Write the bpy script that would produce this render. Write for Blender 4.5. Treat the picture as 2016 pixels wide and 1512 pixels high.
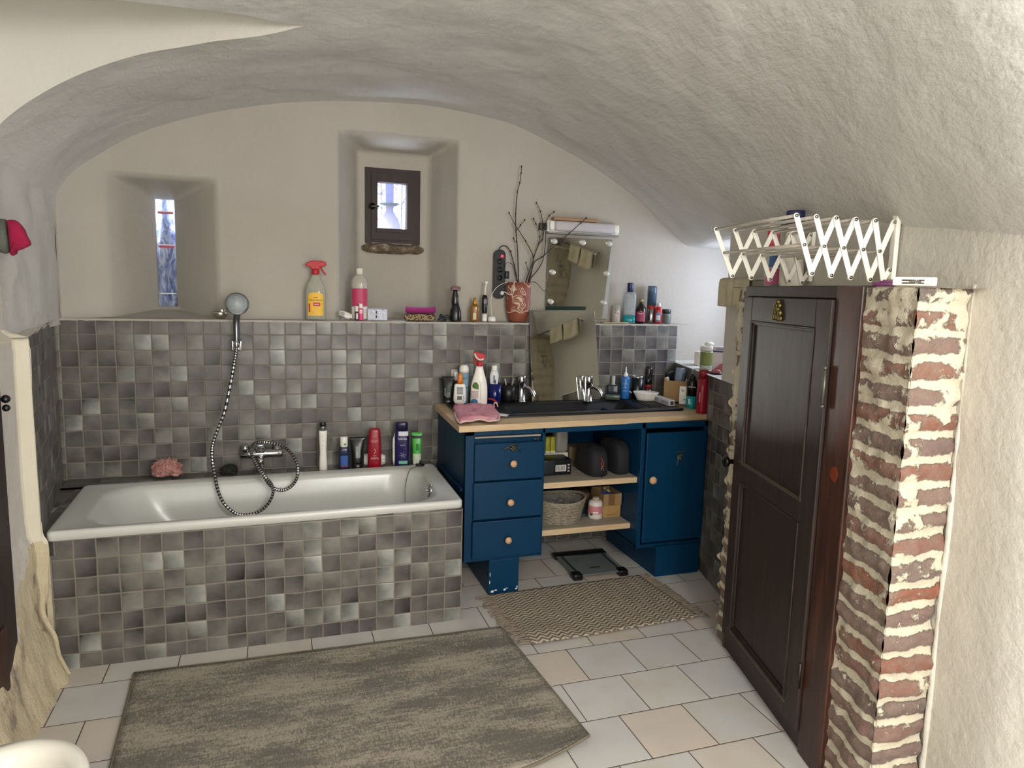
import bpy, bmesh, math, random
from mathutils import Vector, Matrix, noise
random.seed(7)
for o in list(bpy.data.objects): bpy.data.objects.remove(o)
sc = bpy.context.scene
COL = sc.collection
# ---------------------------------------------------------------- camera
CAM = Vector((0.98361, -3.93353, 1.55501)); YAW, PIT, ROL, F = 0.3272, 0.1329, 0.0260, 1390.27
_cy, _sy, _cp, _sp = math.cos(YAW), math.sin(YAW), math.cos(PIT), math.sin(PIT)
_f = Vector((_sy*_cp, _cy*_cp, -_sp)); _r0 = Vector((_cy, -_sy, 0)); _u0 = _r0.cross(_f)
_r = _r0*math.cos(ROL) + _u0*math.sin(ROL); _u = -_r0*math.sin(ROL) + _u0*math.cos(ROL)
cd = bpy.data.cameras.new('camera'); cam = bpy.data.objects.new('camera', cd); COL.objects.link(cam)
cd.sensor_width = 36; cd.sensor_fit = 'HORIZONTAL'; cd.lens = F/2016*36; cd.clip_start = .02; cd.clip_end = 60
cam.matrix_world = Matrix(((_r.x, _u.x, -_f.x, CAM.x), (_r.y, _u.y, -_f.y, CAM.y), (_r.z, _u.z, -_f.z, CAM.z), (0, 0, 0, 1)))
sc.camera = cam
# ---------------------------------------------------------------- light
w = bpy.data.worlds.new('sky'); sc.world = w; w.use_nodes = True
bg = w.node_tree.nodes['Background']; bg.inputs[0].default_value = (.70, .80, 1.0, 1); bg.inputs[1].default_value = 3.2
def area(name, loc, target, sx, sy, power, col):
    l = bpy.data.lights.new(name, 'AREA'); l.shape = 'RECTANGLE'; l.size = sx; l.size_y = sy; l.energy = power; l.color = col
    o = bpy.data.objects.new(name, l); COL.objects.link(o); o.location = loc
    o.rotation_euler = (Vector(target)-Vector(loc)).to_track_quat('-Z', 'Y').to_euler(); return o
area('rear_fill_light', (1.5, -5.45, 1.35), (1.7, -1, 1.75), 2.3, 1.7, 56, (1.0, .995, .995))  # added main fill behind the camera; the wall there has no window
lb = bpy.data.lights.new('overhead_fill_light', 'POINT'); lb.energy = 112; lb.color = (1.0, .985, .97); lb.shadow_soft_size = .22  # added unseen point light, brightens the near floor and vault; no fitting
lo_ = bpy.data.objects.new('overhead_fill_light', lb); COL.objects.link(lo_); lo_.location = (1.95, -4.3, 2.0)
area('niche_window_daylight', (3.93, -.42, 1.62), (3.2, .1, 1.45), .5, .45, 8.5, (.72, .80, 1.0))
area('slit_window_daylight', (.425, .72, 1.72), (.43, .2, 1.68), .12, .62, 45, (.72, .80, 1.0))
area('small_window_daylight_low', (1.66, .66, 1.60), (1.67, .40, 2.15), .34, .22, 10, (.72, .80, 1.0))
area('small_window_daylight', (1.70, .68, 2.50), (1.67, .40, 1.95), .36, .22, 34, (.72, .80, 1.0))
sc.view_settings.view_transform = 'Standard'; sc.view_settings.look = 'None'
sc.view_settings.gamma = 1; sc.view_settings.exposure = 0.12; sc.view_settings.use_curve_mapping = False

# ---------------------------------------------------------------- pixel -> place
def ray(px, py): return _f + _r*((px-1008)/F) - _u*((py-756)/F)
def plane(px, py, n, c): d = ray(px, py); n = Vector(n); return CAM + d*((c-n.dot(CAM))/n.dot(d))
def atY(px, py, y): return plane(px, py, (0, 1, 0), y)
def atZ(px, py, z): return plane(px, py, (0, 0, 1), z)
def atX(px, py, x): return plane(px, py, (1, 0, 0), x)
def xof(px, y, z):                                       # x on the line (y, z) seen at column px
    k = (px-1008)/F; a = Vector((0, y-CAM.y, z-CAM.z))
    return CAM.x + (k*a.dot(_f) - a.dot(_r))/(_r.x - k*_f.x)
def zof(py, x, y):
    k = -(py-756)/F; a = Vector((x-CAM.x, y-CAM.y, 0))
    return CAM.z + (k*a.dot(_f) - a.dot(_u))/(_u.z - k*_f.z)
def scl(x, y, z): return (Vector((x, y, z))-CAM).dot(_f)/F
def facing(x, y): return math.atan2(CAM.x-x, -(CAM.y-y))
DOORN = Vector((-.96668, .25599, 0)); DOORC = -3.13884
def atD(px, py, back=0): return plane(px, py, DOORN, DOORC-back)     # plane of the cupboard door, or a plane behind it

# ---------------------------------------------------------------- materials
def lin(h):
    if isinstance(h, tuple): return (*h[:3], 1)
    v = [int(h[i:i+2], 16)/255 for i in (0, 2, 4)]
    return tuple((c/12.92 if c < .04045 else ((c+.055)/1.055)**2.4) for c in v) + (1,)
class NT:
    def __init__(s, name):
        s.m = bpy.data.materials.new(name); s.m.use_nodes = True; s.t = s.m.node_tree; s.n = s.t.nodes; s.l = s.t.links
        s.b = s.n['Principled BSDF']; s.out = s.n['Material Output']
    def lk(s, a, b): s.l.new(a, b)
    def put(s, sock, v):
        if hasattr(v, 'is_output') or isinstance(v, bpy.types.NodeSocket): s.l.new(v, sock)
        else: sock.default_value = v
    def m2(s, op, a, b=0.0, c=None):
        n = s.n.new('ShaderNodeMath'); n.operation = op; s.put(n.inputs[0], a); s.put(n.inputs[1], b)
        if c is not None: s.put(n.inputs[2], c)
        return n.outputs[0]
    def pos(s): return s.n.new('ShaderNodeNewGeometry').outputs['Position']
    def obj(s): return s.n.new('ShaderNodeTexCoord').outputs['Object']
    def dot(s, v, a):
        n = s.n.new('ShaderNodeVectorMath'); n.operation = 'DOT_PRODUCT'; s.put(n.inputs[0], v); n.inputs[1].default_value = a; return n.outputs['Value']
    def vmul(s, v, a):
        n = s.n.new('ShaderNodeVectorMath'); n.operation = 'MULTIPLY'; s.put(n.inputs[0], v); n.inputs[1].default_value = a; return n.outputs[0]
    def comb(s, x, y, z=0.0):
        n = s.n.new('ShaderNodeCombineXYZ'); s.put(n.inputs[0], x); s.put(n.inputs[1], y); s.put(n.inputs[2], z); return n.outputs[0]
    def noise(s, v, scale, detail=4.0, rough=.5, dist=0.0):
        n = s.n.new('ShaderNodeTexNoise'); s.put(n.inputs['Vector'], v); n.inputs['Scale'].default_value = scale
        n.inputs['Detail'].default_value = detail; n.inputs['Roughness'].default_value = rough; n.inputs['Distortion'].default_value = dist
        return n.outputs['Fac']
    def white(s, v):
        n = s.n.new('ShaderNodeTexWhiteNoise'); s.put(n.inputs['Vector'], v)
        sp = s.n.new('ShaderNodeSeparateColor'); s.lk(n.outputs['Color'], sp.inputs[0]); return n.outputs['Value'], sp.outputs[0], sp.outputs[1], sp.outputs[2]
    def ramp(s, f, stops, mode='LINEAR'):
        n = s.n.new('ShaderNodeValToRGB'); s.put(n.inputs[0], f); e = n.color_ramp; e.interpolation = mode
        while len(e.elements) < len(stops): e.elements.new(.5)
        for k, (p, c) in enumerate(stops): e.elements[k].position = p; e.elements[k].color = lin(c)
        return n.outputs[0]
    def mix(s, f, a, b, bt='MIX'):
        n = s.n.new('ShaderNodeMix'); n.data_type = 'RGBA'; n.blend_type = bt; s.put(n.inputs['Factor'], f)
        s.put(n.inputs['A'] if False else n.inputs[6], lin(a) if isinstance(a, (str, tuple)) else a)
        s.put(n.inputs[7], lin(b) if isinstance(b, (str, tuple)) else b); return n.outputs[2]
    def step(s, a, lo, hi):
        n = s.n.new('ShaderNodeMapRange'); n.interpolation_type = 'SMOOTHSTEP'; s.put(n.inputs[0], a); n.inputs[1].default_value = lo; n.inputs[2].default_value = hi; return n.outputs[0]
    def bump(s, h, st=.3, d=.01, nrm=None):
        n = s.n.new('ShaderNodeBump'); n.inputs['Strength'].default_value = st; n.inputs['Distance'].default_value = d; s.put(n.inputs['Height'], h)
        if nrm: s.lk(nrm, n.inputs['Normal'])
        s.lk(n.outputs[0], s.b.inputs['Normal']); return n.outputs[0]
    def done(s, col=None, rough=None, **k):
        if col is not None: s.put(s.b.inputs['Base Color'], lin(col) if isinstance(col, (str, tuple)) else col)
        if rough is not None: s.put(s.b.inputs['Roughness'], rough)
        for kk, v in k.items(): s.b.inputs[kk.replace('_', ' ')].default_value = v
        return s.m
_mc = {}
def mt(col, rough=.5, metal=0.0, var=.10, scale=30, bump=0.0, trans=0.0, emit=0.0, coat=0.0):
    key = (col, rough, metal, var, scale, bump, trans, emit, coat)
    if key in _mc: return _mc[key]
    t = NT('surface_'+(col if isinstance(col, str) else 'tone')); c = lin(col)
    f = t.noise(t.obj(), scale, 3)
    d = tuple(x*(1-var) for x in c[:3]); e = tuple(min(1, x*(1+var)) for x in c[:3])
    cc = t.mix(f, d, e)
    if bump: t.bump(f, bump, .004)
    m = t.done(cc, rough, Metallic=metal)
    if coat: t.b.inputs['Coat Weight'].default_value = coat
    if emit: t.put(t.b.inputs['Emission Color'], c); t.b.inputs['Emission Strength'].default_value = emit
    if trans:
        tr = t.n.new('ShaderNodeBsdfTransparent'); tr.inputs[0].default_value = (*[min(1, x*.5+.5) for x in c[:3]], 1)
        mx = t.n.new('ShaderNodeMixShader'); mx.inputs[0].default_value = 1-trans
        t.lk(tr.outputs[0], mx.inputs[1]); t.lk(t.b.outputs[0], mx.inputs[2]); t.lk(mx.outputs[0], t.out.inputs[0])
    _mc[key] = m; return m
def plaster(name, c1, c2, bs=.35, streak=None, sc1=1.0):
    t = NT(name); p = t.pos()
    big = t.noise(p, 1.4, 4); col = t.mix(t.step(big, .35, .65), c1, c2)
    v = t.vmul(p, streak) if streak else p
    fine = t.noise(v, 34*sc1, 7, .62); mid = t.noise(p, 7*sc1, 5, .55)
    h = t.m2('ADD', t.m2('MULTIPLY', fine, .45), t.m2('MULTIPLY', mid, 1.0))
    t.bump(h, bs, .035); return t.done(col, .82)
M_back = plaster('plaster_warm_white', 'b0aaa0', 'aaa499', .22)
M_vault = plaster('plaster_brushed_vault', 'd0cec9', 'cac8c2', .42, (1, .22, 1))
M_wall = plaster('plaster_rough_white', 'd3cfc5', 'cdc9be', .35)
M_jamb = plaster('plaster_grey_white', 'd2ccc4', 'c6c0b8', .4)
M_cream = plaster('plaster_cream', 'd8d2c2', 'cfc8b5', .25)
def sandy():
    t = NT('bare_sandy_plaster'); p = t.pos()
    n = t.noise(t.vmul(p, (1, 1, .5)), 9, 8, .65); c = t.ramp(n, [(.32, '7c7068'), (.39, 'a89a88'), (.45, 'cdbf9f'), (.7, 'dacdb0')])
    t.bump(t.noise(t.vmul(p, (1, 1, .5)), 14, 8, .7), .9, .03); return t.done(c, .9)
M_sand = sandy()
def tiles(name, a, ou, b, ov, T=.08, dark=1.0):
    t = NT(name); p = t.pos()
    u = t.m2('DIVIDE', t.m2('ADD', t.dot(p, a), ou), T); v = t.m2('DIVIDE', t.m2('ADD', t.dot(p, b), ov), T)
    wob = t.m2('MULTIPLY', t.m2('SUBTRACT', t.noise(t.comb(u, v), .8, 2), .5), .10); u = t.m2('ADD', u, wob); v = t.m2('ADD', v, wob)
    iu, iv = t.m2('FLOOR', u), t.m2('FLOOR', v); fu, fv = t.m2('FRACT', u), t.m2('FRACT', v)
    val, ra, rb, rc = t.white(t.comb(iu, iv, 3.0))
    base = t.ramp(val, [(0, '4f4a4b'), (.1, '5b5656'), (.3, '65625e'), (.55, '6f6c67'), (.75, '797770'), (.9, '8a8b85'), (1, '9da09c')])
    g = t.m2('ADD', t.m2('MULTIPLY', t.m2('SUBTRACT', fu, .5), t.m2('SUBTRACT', ra, .5)), t.m2('MULTIPLY', t.m2('SUBTRACT', fv, .5), t.m2('SUBTRACT', rb, .5)))
    cl = t.noise(t.comb(t.m2('ADD', u, t.m2('MULTIPLY', iu, 3.7)), t.m2('ADD', v, t.m2('MULTIPLY', iv, 5.1))), 1.1, 2)
    gg = t.m2('ADD', t.m2('MULTIPLY', g, 1.5), t.m2('MULTIPLY', t.m2('SUBTRACT', cl, .5), 1.1))
    gr = t.m2('ADD', gg, .80); col = t.mix(1.0, base, t.comb(gr, gr, gr), 'MULTIPLY')
    tint = t.mix(rc, '8f918a', '9c948f'); col = t.mix(.22, col, tint, 'OVERLAY')
    eu = t.m2('MINIMUM', fu, t.m2('SUBTRACT', 1.0, fu)); ev = t.m2('MINIMUM', fv, t.m2('SUBTRACT', 1.0, fv)); e = t.m2('MINIMUM', eu, ev)
    k = t.step(e, .022, .042); col = t.mix(k, '766f63', col)
    hgt = t.m2('ADD', t.step(e, .015, .06), t.m2('MULTIPLY', t.noise(p, 60, 3), .06)); t.bump(hgt, .35, .004)
    rg = t.m2('SUBTRACT', .75, t.m2('MULTIPLY', k, .38)); return t.done(col, rg)
M_tb = tiles('wall_tiles_back', (1, 0, 0), 0, (0, 0, -1), 1.3656)
M_tl = tiles('wall_tiles_left', (-.14, 1, 0), 0, (0, 0, -1), 1.3656)
M_tr = tiles('wall_tiles_right', (0, 1.03, 0), 0, (0, 0, -1), 1.115)
M_tf = tiles('bath_panel_tiles', (1, 0, 0), -.1433, (0, 0, -1), .5367, .0788)
M_td = tiles('bath_deck_tiles', (1, 0, 0), 0, (0, -1, 0), 0)
M_ts = tiles('bath_side_tiles', (0, 1, 0), .86, (0, 0, -1), .5367, .0788)
def floor_mat():
    t = NT('floor_tiles'); p = t.pos()
    v = t.m2('DIVIDE', t.m2('SUBTRACT', -1.01, t.dot(p, (0, 1, 0))), .252); iv = t.m2('FLOOR', v); fv = t.m2('FRACT', v)
    odd = t.m2('MODULO', t.m2('ADD', iv, 100.0), 2.0)
    u = t.m2('SUBTRACT', t.m2('DIVIDE', t.m2('SUBTRACT', t.dot(p, (1, 0, 0)), 2.043), .2635), t.m2('MULTIPLY', odd, .485))
    iu, fu = t.m2('FLOOR', u), t.m2('FRACT', u)
    val, ra, rb, rc = t.white(t.comb(iu, iv, 1.0))
    base = t.ramp(val, [(0, 'bebdba'), (.4, 'c3c1bd'), (.7, 'c6c1b8'), (.9, 'c6baac'), (1, 'c7b6a8')])
    n = t.noise(t.comb(t.m2('ADD', fu, t.m2('MULTIPLY', iu, 7.3)), t.m2('ADD', fv, t.m2('MULTIPLY', iv, 3.1))), 1.6, 4)
    col = t.mix(t.step(n, .35, .75), base, t.mix(rc, 'b3b1b2', 'bdb2a4')); col = t.mix(.3, col, base)
    eu = t.m2('MULTIPLY', t.m2('MINIMUM', fu, t.m2('SUBTRACT', 1.0, fu)), .2635); ev = t.m2('MULTIPLY', t.m2('MINIMUM', fv, t.m2('SUBTRACT', 1.0, fv)), .252)
    e = t.m2('MINIMUM', eu, ev); k = t.step(e, .0012, .0026); col = t.mix(k, '4a3b30', col)
    t.bump(t.m2('ADD', t.step(e, .001, .005), t.m2('MULTIPLY', t.noise(p, 90, 3), .1)), .4, .003)
    return t.done(col, t.m2('SUBTRACT', .8, t.m2('MULTIPLY', k, .38)))
M_floor = floor_mat()
def brick_mat(name, a, rowshift=0.0, cv=0.0):
    t = NT(name); p = t.pos(); z = t.dot(p, (0, 0, 1)); u = t.dot(p, a)
    wz = t.m2('MULTIPLY', t.m2('SUBTRACT', t.noise(p, 9, 4), .5), .030)
    v = t.m2('ADD', t.m2('DIVIDE', t.m2('ADD', z, wz), .070), rowshift); iv, fv = t.m2('FLOOR', v), t.m2('FRACT', v)
    val, ra, rb, rc = t.white(t.comb(iv, 5.0+rowshift))
    bc = t.ramp(val, [(0, '93614f'), (.2, '9a7060'), (.4, '857470'), (.6, '968078'), (.78, '77726f'), (.9, 'a5664c'), (1, '8d8079')])
    bc = t.mix(t.step(t.noise(p, 28, 6, .7), .35, .75), bc, '9a8d80'); bc = t.mix(.35, bc, t.mix(t.noise(p, 70, 3), '6b5a50', 'b9927c'), 'OVERLAY')
    mort = t.mix(t.noise(p, 12, 6), 'dacfb3', 'ddd6c4')
    ev = t.m2('ABSOLUTE', t.m2('SUBTRACT', fv, .5))
    rag = t.m2('MULTIPLY', t.m2('SUBTRACT', t.noise(p, 30, 6, .7), .5), .44)
    m1 = t.step(t.m2('ADD', ev, rag), .29, .36)                                    # 1 = mortar
    cov = t.step(t.m2('ADD', t.noise(p, 13, 6, .6), t.m2('MULTIPLY', t.m2('SUBTRACT', z, .85), .13)), .56-cv, .62-cv)
    mm = t.m2('MAXIMUM', m1, cov)
    spl = t.step(t.noise(p, 45, 5, .65), .655, .68)                                 # white paint splashes
    col = t.mix(mm, bc, mort); col = t.mix(t.m2('MULTIPLY', spl, .8), col, 'eae4d8')
    t.bump(t.m2('ADD', t.m2('MULTIPLY', t.noise(p, 26, 8, .7), .8), t.m2('MULTIPLY', mm, .5)), 1.0, .018)
    return t.done(col, .92)
M_brick = brick_mat('old_brick', (0, 1, 0)); M_brick2 = brick_mat('old_brick_return', (1, 0, 0), .0); M_brick3 = brick_mat('old_brick_edge', (0, 1, 0), .3, .06)
def wood(name, c1, c2, c3, rough=.4, vec=(9, 9, 1.0), sc=3.0, space='obj'):
    t = NT(name); p = t.vmul(t.obj() if space == 'obj' else t.pos(), vec)
    n = t.noise(p, sc, 6, .6, 1.0); c = t.ramp(n, [(.3, c1), (.5, c2), (.72, c3)])
    t.bump(n, .15, .004); return t.done(c, rough)
M_dark = wood('dark_stained_wood', '1e1613', '2a1f1a', '3a2820', .55)
M_dark2 = wood('brown_stained_wood', '24130c', '3b2015', '5a3020', .42)
M_beech = wood('pale_worktop', 'b59a77', 'c4ab88', 'cdb797', .5, (1, 12, 12), 2.5)
M_shelf = wood('grey_limed_board', '8f8778', '9d9586', 'aaa294', .6, (1, 12, 12), 3)
M_knob = wood('beech_knob', 'b88d66', 'c79d77', 'cfa985', .45, (5, 5, 5), 6)
M_frame = wood('brown_window_wood', '211312', '2b1a19', '382521', .6, (9, 9, 1), 3)
M_blue = mt('03314f', .40, var=.10, scale=6, bump=.05); M_blue.node_tree.nodes['Principled BSDF'].inputs['Specular IOR Level'].default_value = .22
M_white = mt('e6e3da', .35); M_enamel = mt('c4c5bf', .24, var=.03); M_chrome = mt('c9c9c9', .12, 1.0, var=.02)
M_black = mt('0d0e10', .35); M_mirror = mt('f4f7f2', .015, 1.0, var=.01); M_sink = mt('0c0d0f', .42, bump=.05, scale=80)
M_card = mt('a2825a', .85); M_glass = mt('dfe8e8', .06, trans=.72); M_brass = mt('6e6038', .35, .9); M_rack = mt('eeeade', .4); M_rod = mt('b9b1a4', .3, .3)
M_orange = mt('d9771a', .4); M_red = mt('b3111c', .5); M_ink = mt('2a2422', .6); M_wink = mt('e8e8e8', .6)

# ---------------------------------------------------------------- mesh helpers
class MB:
    def __init__(s): s.v = []; s.f = []; s.mi = []; s.sm = []
    def add(s, vs, fs, mi=0, sm=False):
        k = len(s.v); s.v += [tuple(v) for v in vs]; s.f += [tuple(i+k for i in f) for f in fs]; s.mi += [mi]*len(fs); s.sm += [sm]*len(fs); return s
    def box(s, x0, x1, y0, y1, z0, z1, mi=0, r=0.0, seg=2, M=None):
        if r <= 0:
            vs = [Vector((x, y, z)) for x in (x0, x1) for y in (y0, y1) for z in (z0, z1)]
            fs = [(0, 1, 3, 2), (4, 6, 7, 5), (0, 4, 5, 1), (2, 3, 7, 6), (0, 2, 6, 4), (1, 5, 7, 3)]; sm = False
        else:
            bm = bmesh.new(); bmesh.ops.create_cube(bm, size=1)
            bmesh.ops.scale(bm, vec=(x1-x0, y1-y0, z1-z0), verts=bm.verts); bmesh.ops.translate(bm, vec=((x0+x1)/2, (y0+y1)/2, (z0+z1)/2), verts=bm.verts)
            r = min(r, .49*min(x1-x0, y1-y0, z1-z0))
            bmesh.ops.bevel(bm, geom=list(bm.edges), offset=r, segments=seg, affect='EDGES', profile=.5)
            bm.verts.index_update(); vs = [v.co.copy() for v in bm.verts]; fs = [[v.index for v in f.verts] for f in bm.faces]; bm.free(); sm = True
        if M is not None: vs = [M @ v for v in vs]
        return s.add(vs, fs, mi, sm)
    def lathe(s, prof, n=28, sx=1, sy=1, c=(0, 0, 0), mi=0, M=None, wob=None, sm=True):
        vs = []; fs = []
        for (r, z) in prof:
            for k in range(n):
                a = 2*math.pi*k/n; q = 1+(wob(a, z) if wob else 0); vs.append(Vector((c[0]+r*q*sx*math.cos(a), c[1]+r*q*sy*math.sin(a), c[2]+z)))
        for j in range(len(prof)-1):
            for k in range(n): a = j*n+k; b = j*n+(k+1) % n; fs.append((a, b, b+n, a+n))
        fs.append(tuple(range(n))[::-1]); fs.append(tuple((len(prof)-1)*n+k for k in range(n)))
        if M is not None: vs = [M @ v for v in vs]
        return s.add(vs, fs, mi, sm)
    def tube(s, pts, r, n=8, mi=0, rib=0, smooth=0, caps=True, flat=1.0):
        pts = [Vector(p) for p in pts]
        if smooth: pts = cat(pts, smooth)
        if callable(r): rr = r
        else: rr = lambda t: r
        vs = []; L = len(pts); prev = None
        for i, p in enumerate(pts):
            tn = (pts[min(i+1, L-1)]-pts[max(i-1, 0)]).normalized()
            if prev is None: a = tn.orthogonal().normalized()
            else: a = (prev-tn*prev.dot(tn)).normalized()
            prev = a; b = tn.cross(a); q = rr(i/(L-1)) if L > 1 else rr(0)
            if rib: q *= (1.0 if i % 2 else 1-rib)
            for k in range(n): an = 2*math.pi*k/n; vs.append(p+a*q*math.cos(an)+b*q*flat*math.sin(an))
        fs = [(j*n+k, j*n+(k+1) % n, (j+1)*n+(k+1) % n, (j+1)*n+k) for j in range(L-1) for k in range(n)]
        if caps: fs.append(tuple(range(n))[::-1]); fs.append(tuple((L-1)*n+k for k in range(n)))
        return s.add(vs, fs, mi, True)
    def prism(s, out, h, M=None, mi=0, sm=False):           # outline in XY, thickness h along +Z, then M
        n = len(out); vs = [Vector((x, y, 0)) for x, y in out]+[Vector((x, y, h)) for x, y in out]
        fs = [tuple(range(n))[::-1], tuple(range(n, 2*n))]+[(k, (k+1) % n, n+(k+1) % n, n+k) for k in range(n)]
        if M is not None: vs = [M @ v for v in vs]
        return s.add(vs, fs, mi, sm)
    def ball(s, c, r, mi=0, sx=1, sy=1, sz=1, n=14):
        pr = [(r*math.sin(math.pi*k/8) if 0 < k < 8 else .0005, -r*sz*math.cos(math.pi*k/8)) for k in range(9)]
        return s.lathe(pr, n, sx, sy, c, mi)
    def grid(s, fn, nu, nv, mi=0, skip=None, sm=True, closed=False):
        vs = [fn(i, j) for j in range(nv) for i in range(nu)]
        fs = [(j*nu+i, j*nu+i+1, (j+1)*nu+i+1, (j+1)*nu+i) for j in range(nv-1) for i in range(nu-1) if not (skip and skip(i, j))]
        return s.add(vs, fs, mi, sm)
    def build(s, name, mats, parent=None, loc=None, rz=None, bevel=0, solid=0, sub=0):
        me = bpy.data.meshes.new(name); me.from_pydata(s.v, [], s.f)
        for m in (mats if isinstance(mats, (list, tuple)) else [mats]): me.materials.append(m)
        for p, mi, sm in zip(me.polygons, s.mi, s.sm): p.material_index = mi; p.use_smooth = sm
        bm = bmesh.new(); bm.from_mesh(me); bmesh.ops.recalc_face_normals(bm, faces=bm.faces); bm.to_mesh(me); bm.free()
        o = bpy.data.objects.new(name, me); COL.objects.link(o)
        if parent: o.parent = parent
        if loc: o.location = loc
        if rz: o.rotation_euler.z = rz
        if solid: d = o.modifiers.new('solid', 'SOLIDIFY'); d.thickness = solid; d.offset = 0
        if bevel: d = o.modifiers.new('bevel', 'BEVEL'); d.width = bevel; d.segments = 2; d.limit_method = 'ANGLE'
        if sub: d = o.modifiers.new('sub', 'SUBSURF'); d.levels = sub; d.render_levels = sub
        return o
def cat(pts, k):
    out = []
    for i in range(len(pts)-1):
        p0, p1, p2, p3 = pts[max(i-1, 0)], pts[i], pts[i+1], pts[min(i+2, len(pts)-1)]
        for j in range(k):
            t = j/k; out.append(.5*((2*p1)+(-p0+p2)*t+(2*p0-5*p1+4*p2-p3)*t*t+(-p0+3*p1-3*p2+p3)*t*t*t))
    out.append(pts[-1]); return out
def rrect(x0, x1, y0, y1, r, n=6):
    o = []
    for cx, cy, a0 in ((x1-r, y1-r, 0), (x0+r, y1-r, 90), (x0+r, y0+r, 180), (x1-r, y0+r, 270)):
        for k in range(n+1): a = math.radians(a0+90*k/n); o.append((cx+r*math.cos(a), cy+r*math.sin(a)))
    return o
def loft(mb, loops, mi=0, cap0=False, cap1=False, sm=True):
    n = len(loops[0]); vs = [v for l in loops for v in l]; fs = [(j*n+k, j*n+(k+1) % n, (j+1)*n+(k+1) % n, (j+1)*n+k) for j in range(len(loops)-1) for k in range(n)]
    if cap0: fs.append(tuple(range(n))[::-1])
    if cap1: fs.append(tuple((len(loops)-1)*n+k for k in range(n)))
    return mb.add(vs, fs, mi, sm)
def tag(o, label, cat_, group=None):
    o['label'] = label; o['category'] = cat_
    if group: o['group'] = group
    return o
def thing(name, label, cat_, loc, rz=0, group=None):
    o = bpy.data.objects.new(name, None); o.empty_display_size = .05; COL.objects.link(o); o.location = loc; o.rotation_euler = (0, 0, rz); return tag(o, label, cat_, group)
def struct(mb, name, mats, **k):
    o = mb.build(name, mats, **k); o['kind'] = 'structure'; return o
def letter(parent, s, size, loc, mat, rz=0, flip=False, name='lettering', xs=1.0):
    cu = bpy.data.curves.new('t', 'FONT'); cu.body = s; cu.size = size; cu.align_x = 'CENTER'; cu.align_y = 'CENTER'; cu.extrude = .0004
    to = bpy.data.objects.new('t', cu); COL.objects.link(to); bpy.context.view_layer.update()
    me = bpy.data.meshes.new_from_object(to.evaluated_get(bpy.context.evaluated_depsgraph_get())); bpy.data.objects.remove(to)
    me.transform(Matrix.Rotation(math.radians(rz), 4, 'Z')); me.transform(Matrix.Diagonal((xs, 1, 1, 1))); me.transform(Matrix.Rotation(math.pi/2, 4, 'X'))
    me.materials.clear(); me.materials.append(mat); o = bpy.data.objects.new(name, me); COL.objects.link(o); o.parent = parent; o.location = loc; return o

# ================================================================ the room
VP = [(0, 1.90), (.03, 1.98), (.08, 2.06), (.161, 2.138), (.296, 2.233), (.457, 2.32), (.667, 2.397), (.909, 2.464), (1.211, 2.518), (1.475, 2.543), (1.778, 2.559), (2.128, 2.535), (2.342, 2.5), (2.598, 2.409), (2.833, 2.311), (3.08, 2.179), (3.227, 2.081), (3.341, 1.993), (3.496, 1.885), (3.62, 1.858), (4.1, 1.84)]
VD = cat([Vector((a, b, 0)) for a, b in VP], 8)
def hz(x):
    for a, b in zip(VD, VD[1:]):
        if a.x <= x <= b.x+1e-9: return a.y+(b.y-a.y)*(x-a.x)/max(1e-9, b.x-a.x)
    return VD[0].y if x < 0 else VD[-1].y
def sst(a, b, x): t = max(0, min(1, (x-a)/(b-a))); return t*t*(3-2*t)
def vpt(x, y, dz=0):
    dz -= .10*max(0, (x-2.85)/.6)**2.6*sst(.75, 1.3, -y)
    dz -= .20*max(0, (x-2.5)/.95)**2.0*sst(1.7, 3.2, -y)*(1-sst(3.2, 3.8, -y))
    n = .018*(noise.noise(Vector((x*1.7, y*1.7, 3)))+.5*noise.noise(Vector((x*5, y*4, 9))))
    if y > -.15: n *= .3
    return (x+.26*max(-2.75, min(0, y))*sst(1.7, 3.4, x), y, hz(x)+dz+n)
def yA(x): return -.93-.13*(max(0, x)/1.11)**5
BP = [(1.11, -1.06), (1.01, -1.13), (.86, -1.24), (.65, -1.43), (.35, -1.75), (0, -2.1)]
def yB(x):
    for (a, p), (b, q) in zip(BP, BP[1:]):
        if b <= x <= a: return p+(q-p)*(a-x)/(a-b)
    return -1.06
def bX(y):
    for (a, p), (b, q) in zip(BP, BP[1:]):
        if q <= y <= p: return a+(b-a)*(p-y)/(p-q)
    return 0
XS = [i*1.11/44 for i in range(45)]+[1.11+i*(4.1-1.11)/96 for i in range(1, 97)]
c = MB()
c.grid(lambda i, j: vpt(XS[i], .62+(yA(XS[i]) if XS[i] <= 1.11 else -1.06)*j/48-.62*j/48), len(XS), 49)
c.grid(lambda i, j: (lambda y: vpt(bX(y)+(4.1-bX(y))*i/110, y))(-1.06-1.04*j/32), 111, 33)
c.grid(lambda i, j: vpt(4.1*i/100, -2.1-3.6*j/60), 101, 61)
def lun(i, j):
    x = 1.11-1.11*i/40; t = j/28; t = t*t*(3-2*t) if t < .5 else t; a, b = yA(x), yB(x); H = .62*((1.11-x)/1.11)**.8
    p = vpt(x, a+(b-a)*t); return (p[0], p[1], p[2]+H*max(0, math.sin(math.pi*t))**.55)
l = MB(); l.grid(lun, 41, 29)
struct(c, 'ceiling', M_vault); struct(l, 'ceiling.001', M_wall)

fl = MB(); fl.box(-1.5, 4.4, -5.9, .05, -.08, 0); struct(fl, 'floor', M_floor)

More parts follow.
